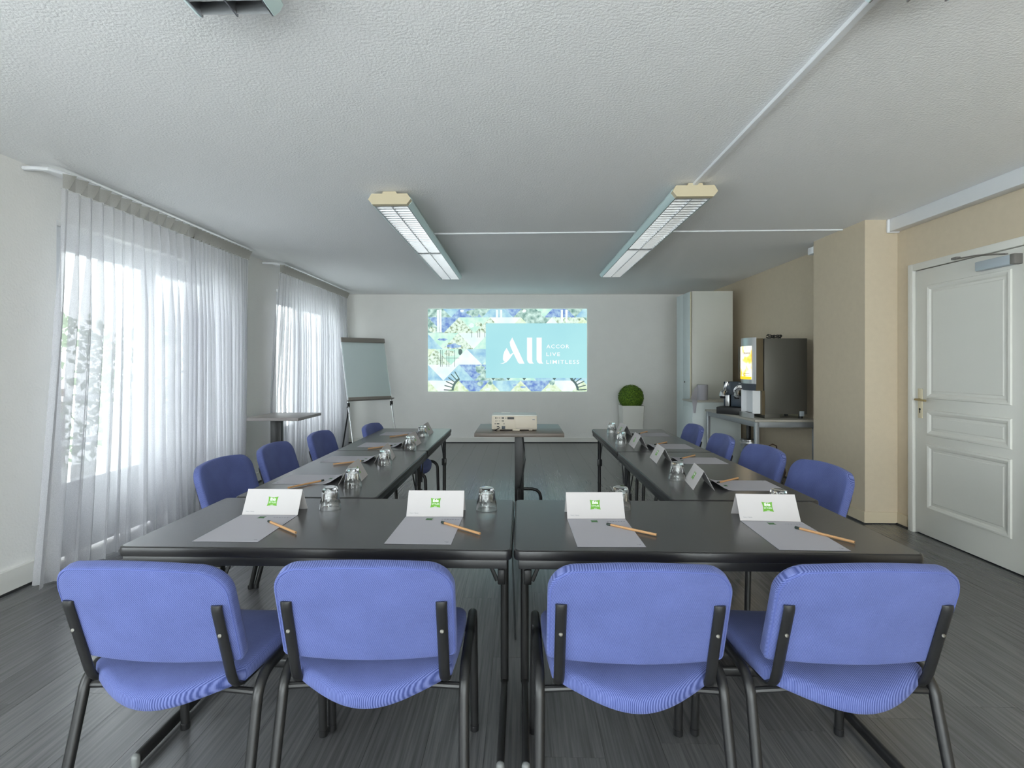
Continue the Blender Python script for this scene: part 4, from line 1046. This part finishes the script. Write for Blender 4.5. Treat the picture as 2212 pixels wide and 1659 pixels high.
# loose sheet hanging to the cabinet edge
b = MB(); g = [(-0.066, -0.01, 0.19), (-0.10, -0.05, 0.15), (-0.14, -0.12, 0.09), (-0.165, -0.16, 0.03), (-0.175, -0.225, 0.012), (-0.18, -0.236, -0.06), (-0.18, -0.238, -0.15)]
w0 = [0.0, 0.03, 0.05, 0.06, 0.05, 0.035, 0.02]; vs = []; fs = []
for (x_, y_, z_), w_ in zip(g, w0): vs += [(x_-w_*0.6, y_, z_), (x_+0.004+w_*0.6, y_-0.004, z_-w_*0.5 if z_ > 0.02 else z_)]
for i in range(len(g)-1): fs.append((2*i, 2*i+1, 2*i+3, 2*i+2))
b.add(vs, fs); b.build('loose_sheet', M['paper_grey'], t, ang=80)

# ------------------------------------------------------------------ silver side table
nA, nB, nC = onz(1632, 907, 0.742), onz(1748, 905, 0.742), onz(1536, 884, 0.742)
tw, tl = 0.63, (nC-nA).length
t = empty('side_table', (nA.x, nA.y, 0.0055), math.radians(2)); tag(t, 'silver steel-framed table with grey top under the drinks machines', 'table')
sz = 0.742-0.0055
MB().rbox((tw/2, tl/2, sz-0.011), (tw+0.02, tl+0.02, 0.022), 0.004).build('tabletop', M['table_grey_top'], t)
b = MB()
for yy in (0.02, tl-0.02): b.rbox((tw/2, yy, sz-0.05), (tw-0.05, 0.025, 0.056), 0.003)
for xx in (0.02, tw-0.02): b.rbox((xx, tl/2, sz-0.05), (0.025, tl-0.05, 0.056), 0.003)
b.build('apron_frame', M['table_silver'], t)
for xx in (0.02, tw-0.02):
    for yy in (0.02, tl-0.02): MB().rbox((xx, yy, (sz-0.023)/2), (0.04, 0.04, sz-0.023), 0.005).build('leg', M['table_silver'], t)
MB().rbox((0.40, tl*0.78, 0.36), (0.04, 0.04, 0.72), 0.005).build('centre_post', M['black_metal'], t)
TS = 0.742

# juice dispenser: grey cabinet, bowed lit front facing the tables
dA, dB = ond(1652, 903, 5.42), ond(1740, 903, 5.45)
zd = ond(1700, 731, 5.43).z
t = empty('juice_dispenser', ((dA.x+dB.x)/2, dA.y+0.19, TS)); tag(t, 'grey juice dispenser with lit orange picture front on the silver table', 'drinks machine')
dw = dB.x-dA.x; dd = 0.36; dh = zd-TS
b = MB(); b.rbox((0.0, 0, 0.045+(dh-0.045)/2), (dw, dd, dh-0.045), 0.004); b.rbox((-dw*0.3, 0, 0.024), (dw*0.36, dd*0.95, 0.048), 0.002); bd = b.build('body', M['dispenser'], t)
for yy in (-dd/2+0.03, dd/2-0.03): MB().lathe([(0.02, 0), (0.02, 0.05)], 12).build('foot', M['black_plastic'], t, (dw/2-0.05, yy, 0))
MB().rbox((dw/2-0.055, -dd/2-0.002, 0.05), (0.048, 0.006, 0.052), 0.006).build('badge', M['closer'], t)
# door part: bowed front from z=0.34 up
def bow(zs0, zs1, x0, depth, y0, y1, n=10):
    return [(x0-depth*math.sin(math.pi*(0.08+0.84*k/n)), y0+(y1-y0)*k/n) for k in range(n+1)]
fx0 = -dw/2-0.012
oc = [(fx0, dd/2)]+[(fx0-0.085, dd/2-0.01)]+[p for p in reversed(bow(0, 0, fx0-0.065, 0.05, -dd/2+0.01, dd/2-0.01))]+[(fx0-0.085, -dd/2+0.01), (fx0, -dd/2)]
b = MB(); b.prism([(fx0, -dd/2), (fx0-0.07, -dd/2), (fx0-0.07, dd/2), (fx0, dd/2)], 0.285, dh+0.0); b.build('door_side', M['dispenser_brown'], t)
fo = [(fx0-0.07, -dd/2)]+bow(0, 0, fx0-0.07, 0.05, -dd/2+0.012, dd/2-0.012)+[(fx0-0.07, dd/2)]
b = MB(); b.prism(fo, 0.355, dh+0.012); fr = b.build('bowed_front', M['brushed'], t)
# lit picture
def m_juice():
    N = NT('lit_orange_picture'); tc = N.n('ShaderNodeTexCoord'); nz = N.n('ShaderNodeTexNoise'); nz.inputs['Scale'].default_value = 7; nz.inputs['Detail'].default_value = 2
    cr = N.n('ShaderNodeValToRGB'); e = cr.color_ramp.elements; e[0].position = 0.30; e[0].color = srgb(246, 176, 60); e[1].position = 0.48; e[1].color = srgb(255, 250, 230)
    x_ = e.new(0.39); x_.color = srgb(255, 214, 110)
    em = N.n('ShaderNodeEmission'); em.inputs[1].default_value = 1.15
    N.l(tc.outputs['Object'], nz.inputs['Vector']); N.l(nz.outputs[0], cr.inputs[0]); N.l(cr.outputs[0], em.inputs[0]); N.l(em.outputs[0], N.out.inputs[0]); N.t.nodes.remove(N.b)
    return N.m
juice = m_juice()
pts = [(x_-0.004, y_) for x_, y_ in bow(0, 0, fx0-0.07, 0.05, -dd/2+0.012, dd/2-0.012)][1:]; z0_, z1_ = 0.40, dh-0.075
b = MB(); b.add([(x_, y_, z_) for z_ in (z0_, z1_) for x_, y_ in pts], [(i, i+1, len(pts)+i+1, len(pts)+i) for i in range(len(pts)-1)]); lp = b.build('lit_picture', juice, fr)
oy = m_emit('lit_orange_band', srgb(250, 190, 40), srgb(255, 206, 60), 4, 1.0)
b = MB(); p2 = [(x_-0.001, y_) for x_, y_ in pts]; b.add([(x_, y_, z_) for z_ in (z0_, z0_+0.03) for x_, y_ in p2], [(i, i+1, len(p2)+i+1, len(p2)+i) for i in range(len(p2)-1)]); b.build('orange_band', oy, lp)
prn = mat('picture_print', srgb(120, 84, 46), 0.6)
tm = text_mesh('picture_word', 'ORANGE', 0.027, prn, 0.001)
ptx, pty = pts[2]
obj('picture_word', tm, lp, (fx0-0.07-0.0500, pty+0.0, z1_-0.075), (HP, 0, -HP+math.radians(13)))
fr_ = MB(); oo = rrect(0.1, 0.03, 0.012); ii_ = rrect(0.092, 0.022, 0.009); n = len(oo)
fr_.add([(x_, y_, 0) for x_, y_ in oo]+[(x_, y_, 0) for x_, y_ in ii_], [(k, (k+1) % n, n+(k+1) % n, n+k) for k in range(n)])
fr_.build('picture_emblem', prn, lp, (fx0-0.07-0.0500, pty+0.0, z0_+0.05), (HP, 0, -HP+math.radians(13)))
MB().rbox((fx0-0.123, dd/2-0.06, (z0_+z1_)/2), (0.004, 0.006, z1_-z0_), 0.001).build('front_mullion', M['slate'], fr)
# spout hood, clear niche, drip tray
b = MB(); b.prism(fo, 0.285, 0.355); 
for i, v in enumerate(b.v):
    if v[2] < 0.3: b.v[i] = (v[0]*0.9+(fx0-0.02)*0.1, v[1]*0.92, v[2])
b.build('spout_hood', M['dispenser_blue'], t)
b = MB(); b.box((fx0-0.04, -dd/2+0.045, 0.165), (0.1, 0.012, 0.24)); b.box((fx0-0.04, dd/2-0.045, 0.165), (0.1, 0.012, 0.24)); b.box((fx0-0.03, 0.0, 0.165), (0.012, dd-0.1, 0.24)); b.build('clear_niche', M['white_pvc'], t)
b = MB(); b.prism([(x_-0.02, y_) for x_, y_ in fo], 0.002, 0.05); b.build('drip_tray', M['brushed'], t)
MB().box((fx0+0.004, 0, 0.16), (0.03, dd, 0.25)).build('front_wall', M['dispenser_brown'], t)
# coiled cable on top
b = MB(); pth = []
for k in range(60):
    a = k/59*5*math.pi; r = 0.05+0.01*math.sin(k*0.7); pth.append((r*1.3*math.cos(a), r*math.sin(a), 0.008+0.035*k/59+0.006*math.sin(k*1.3)))
b.tube(pth, 0.0045, seg=6); o = b.build('cable_coil', M['black_plastic'], None, (t.location.x-0.06, t.location.y-0.06, zd)); tag(o, 'small coil of black cable lying on the juice dispenser', 'cable')

# coffee machine
c0 = onz(1552, 889, TS)
t = empty('coffee_machine', (2.46, 6.09, TS), math.radians(-38)); tag(t, 'dark capsule coffee machine with two chrome heads on the silver table', 'coffee machine')
b = MB(); b.rbox((0, 0.06, 0.18), (0.25, 0.2, 0.36), 0.006); b.build('body', M['slate'], t)
b = MB(); b.rbox((0, -0.09, 0.042), (0.3, 0.26, 0.078), 0.008); b.build('drip_base', M['black_plastic'], t)
MB().rbox((0.045, -0.075, 0.15), (0.13, 0.1, 0.13), 0.006).build('capsule_bin', M['slate'], t)
b = MB(); b.rbox((-0.055, -0.085, 0.15), (0.045, 0.1, 0.13), 0.006); b.build('steel_column', M['brushed'], t)
for xx, rz_ in ((0.055, 0.0),):
    b = MB(); mx = Matrix.Translation((xx, -0.042, 0.255)) @ Matrix.Rotation(HP, 4, 'X'); b.lathe([(0.068, 0), (0.07, 0.006), (0.066, 0.012), (0.046, 0.014)], 28, mx); hd = b.build('head_ring', M['chrome'], t)
    for a in range(-40, 221, 52):
        q = math.radians(a); MB().lathe([(0.006, 0), (0.006, 0.002)], 8, Matrix.Translation((xx+0.057*math.cos(q), -0.054, 0.255+0.057*math.sin(q))) @ Matrix.Rotation(HP, 4, 'X')).build('dot', M['black_plastic'], hd)
    b = MB(); b.tube([(xx, -0.05, 0.262), (xx-0.004, -0.075, 0.255), (xx-0.008, -0.098, 0.235), (xx-0.01, -0.108, 0.205), (xx-0.01, -0.108, 0.19)], 0.043, 0.036, 18); b.build('brew_head', M['chrome'], t)
    MB().lathe([(0.03, 0), (0.036, 0.02)], 16, Matrix.Translation((xx-0.01, -0.108, 0.172))).build('spout', M['black_plastic'], t)
b = MB(); b.tube([(-0.095, -0.03, 0.252), (-0.108, -0.07, 0.25), (-0.115, -0.095, 0.23), (-0.116, -0.1, 0.195)], 0.036, 0.032, 18); b.build('brew_head', M['chrome'], t)
MB().rbox((-0.165, -0.04, 0.28), (0.03, 0.09, 0.11), 0.006, 2, Matrix.Rotation(0.25, 4, 'Y')).build('lever', M['chrome'], t)
MB().lathe([(0.026, 0), (0.034, 0.022)], 16, Matrix.Translation((-0.116, -0.1, 0.175))).build('spout', M['black_plastic'], t)
MB().box((-0.07, -0.0415, 0.33), (0.008, 0.003, 0.022)).build('switch', M['white_ink'], t)
MB().box((0.06, -0.0415, 0.345), (0.04, 0.002, 0.005)).build('badge', M['white_ink'], t)

# pedal bin and brown bag under the table, wall switch
pb_ = onz(1617, 1008, 0.0)
t = empty('waste_bin', (2.535, 5.93, 0.0055)); tag(t, 'small round polished steel waste bin under the silver table', 'bin')
b = MB(); b.lathe([(0.1, 0.0), (0.102, 0.004), (0.102, 0.36), (0.105, 0.365), (0.105, 0.385), (0.098, 0.387)], 32); b.build('drum', M['chrome'], t)
MB().lathe([(0.106, 0.352), (0.107, 0.36), (0.106, 0.368)], 32, cap0=False, cap1=False).build('rim', M['brushed'], t)
MB().lathe([(0.105, 0), (0.106, 0.02)], 32).build('base_ring', M['black_plastic'], t)
t.scale = (0.84, 0.84, 1.2)
bm = bmesh.new(); bmesh.ops.create_icosphere(bm, subdivisions=3, radius=1)
for v in bm.verts:
    f_ = 1+0.12*math.sin(v.co.x*5+v.co.z*4)+0.08*math.sin(v.co.y*9+2); v.co = Vector((v.co.x*0.12*f_, v.co.y*0.14*f_, max(-0.155, v.co.z*0.19*f_)))
me = bpy.data.meshes.new('bag'); bm.to_mesh(me); bm.free(); me.shade_smooth(); me.materials.append(M['bag'])
t = empty('brown_bag', (2.83, 6.0, 0.0055)); tag(t, 'crumpled dark brown bag on the floor beside the steel bin', 'bag')
obj('bag_body', me, t, (0, 0, 0.155)); b = MB(); b.tube([(-0.05, 0, 0.31), (-0.04, 0, 0.38), (0, 0, 0.4), (0.04, 0, 0.38), (0.05, 0, 0.31)], 0.007, seg=8); b.build('handle', M['bag'], t)
sw = onx(1602.5, 773, XR-0.006)
t = empty('wall_switch', (XR-0.006, sw.y, sw.z)); tag(t, 'small cream wall switch on the beige wall by the dispenser', 'switch')
MB().rbox((0, 0, 0), (0.012, 0.085, 0.085), 0.003).build('plate', M['cream_plastic'], t); MB().rbox((-0.008, 0, 0), (0.008, 0.03, 0.05), 0.002).build('rocker', M['cream_plastic'], t)
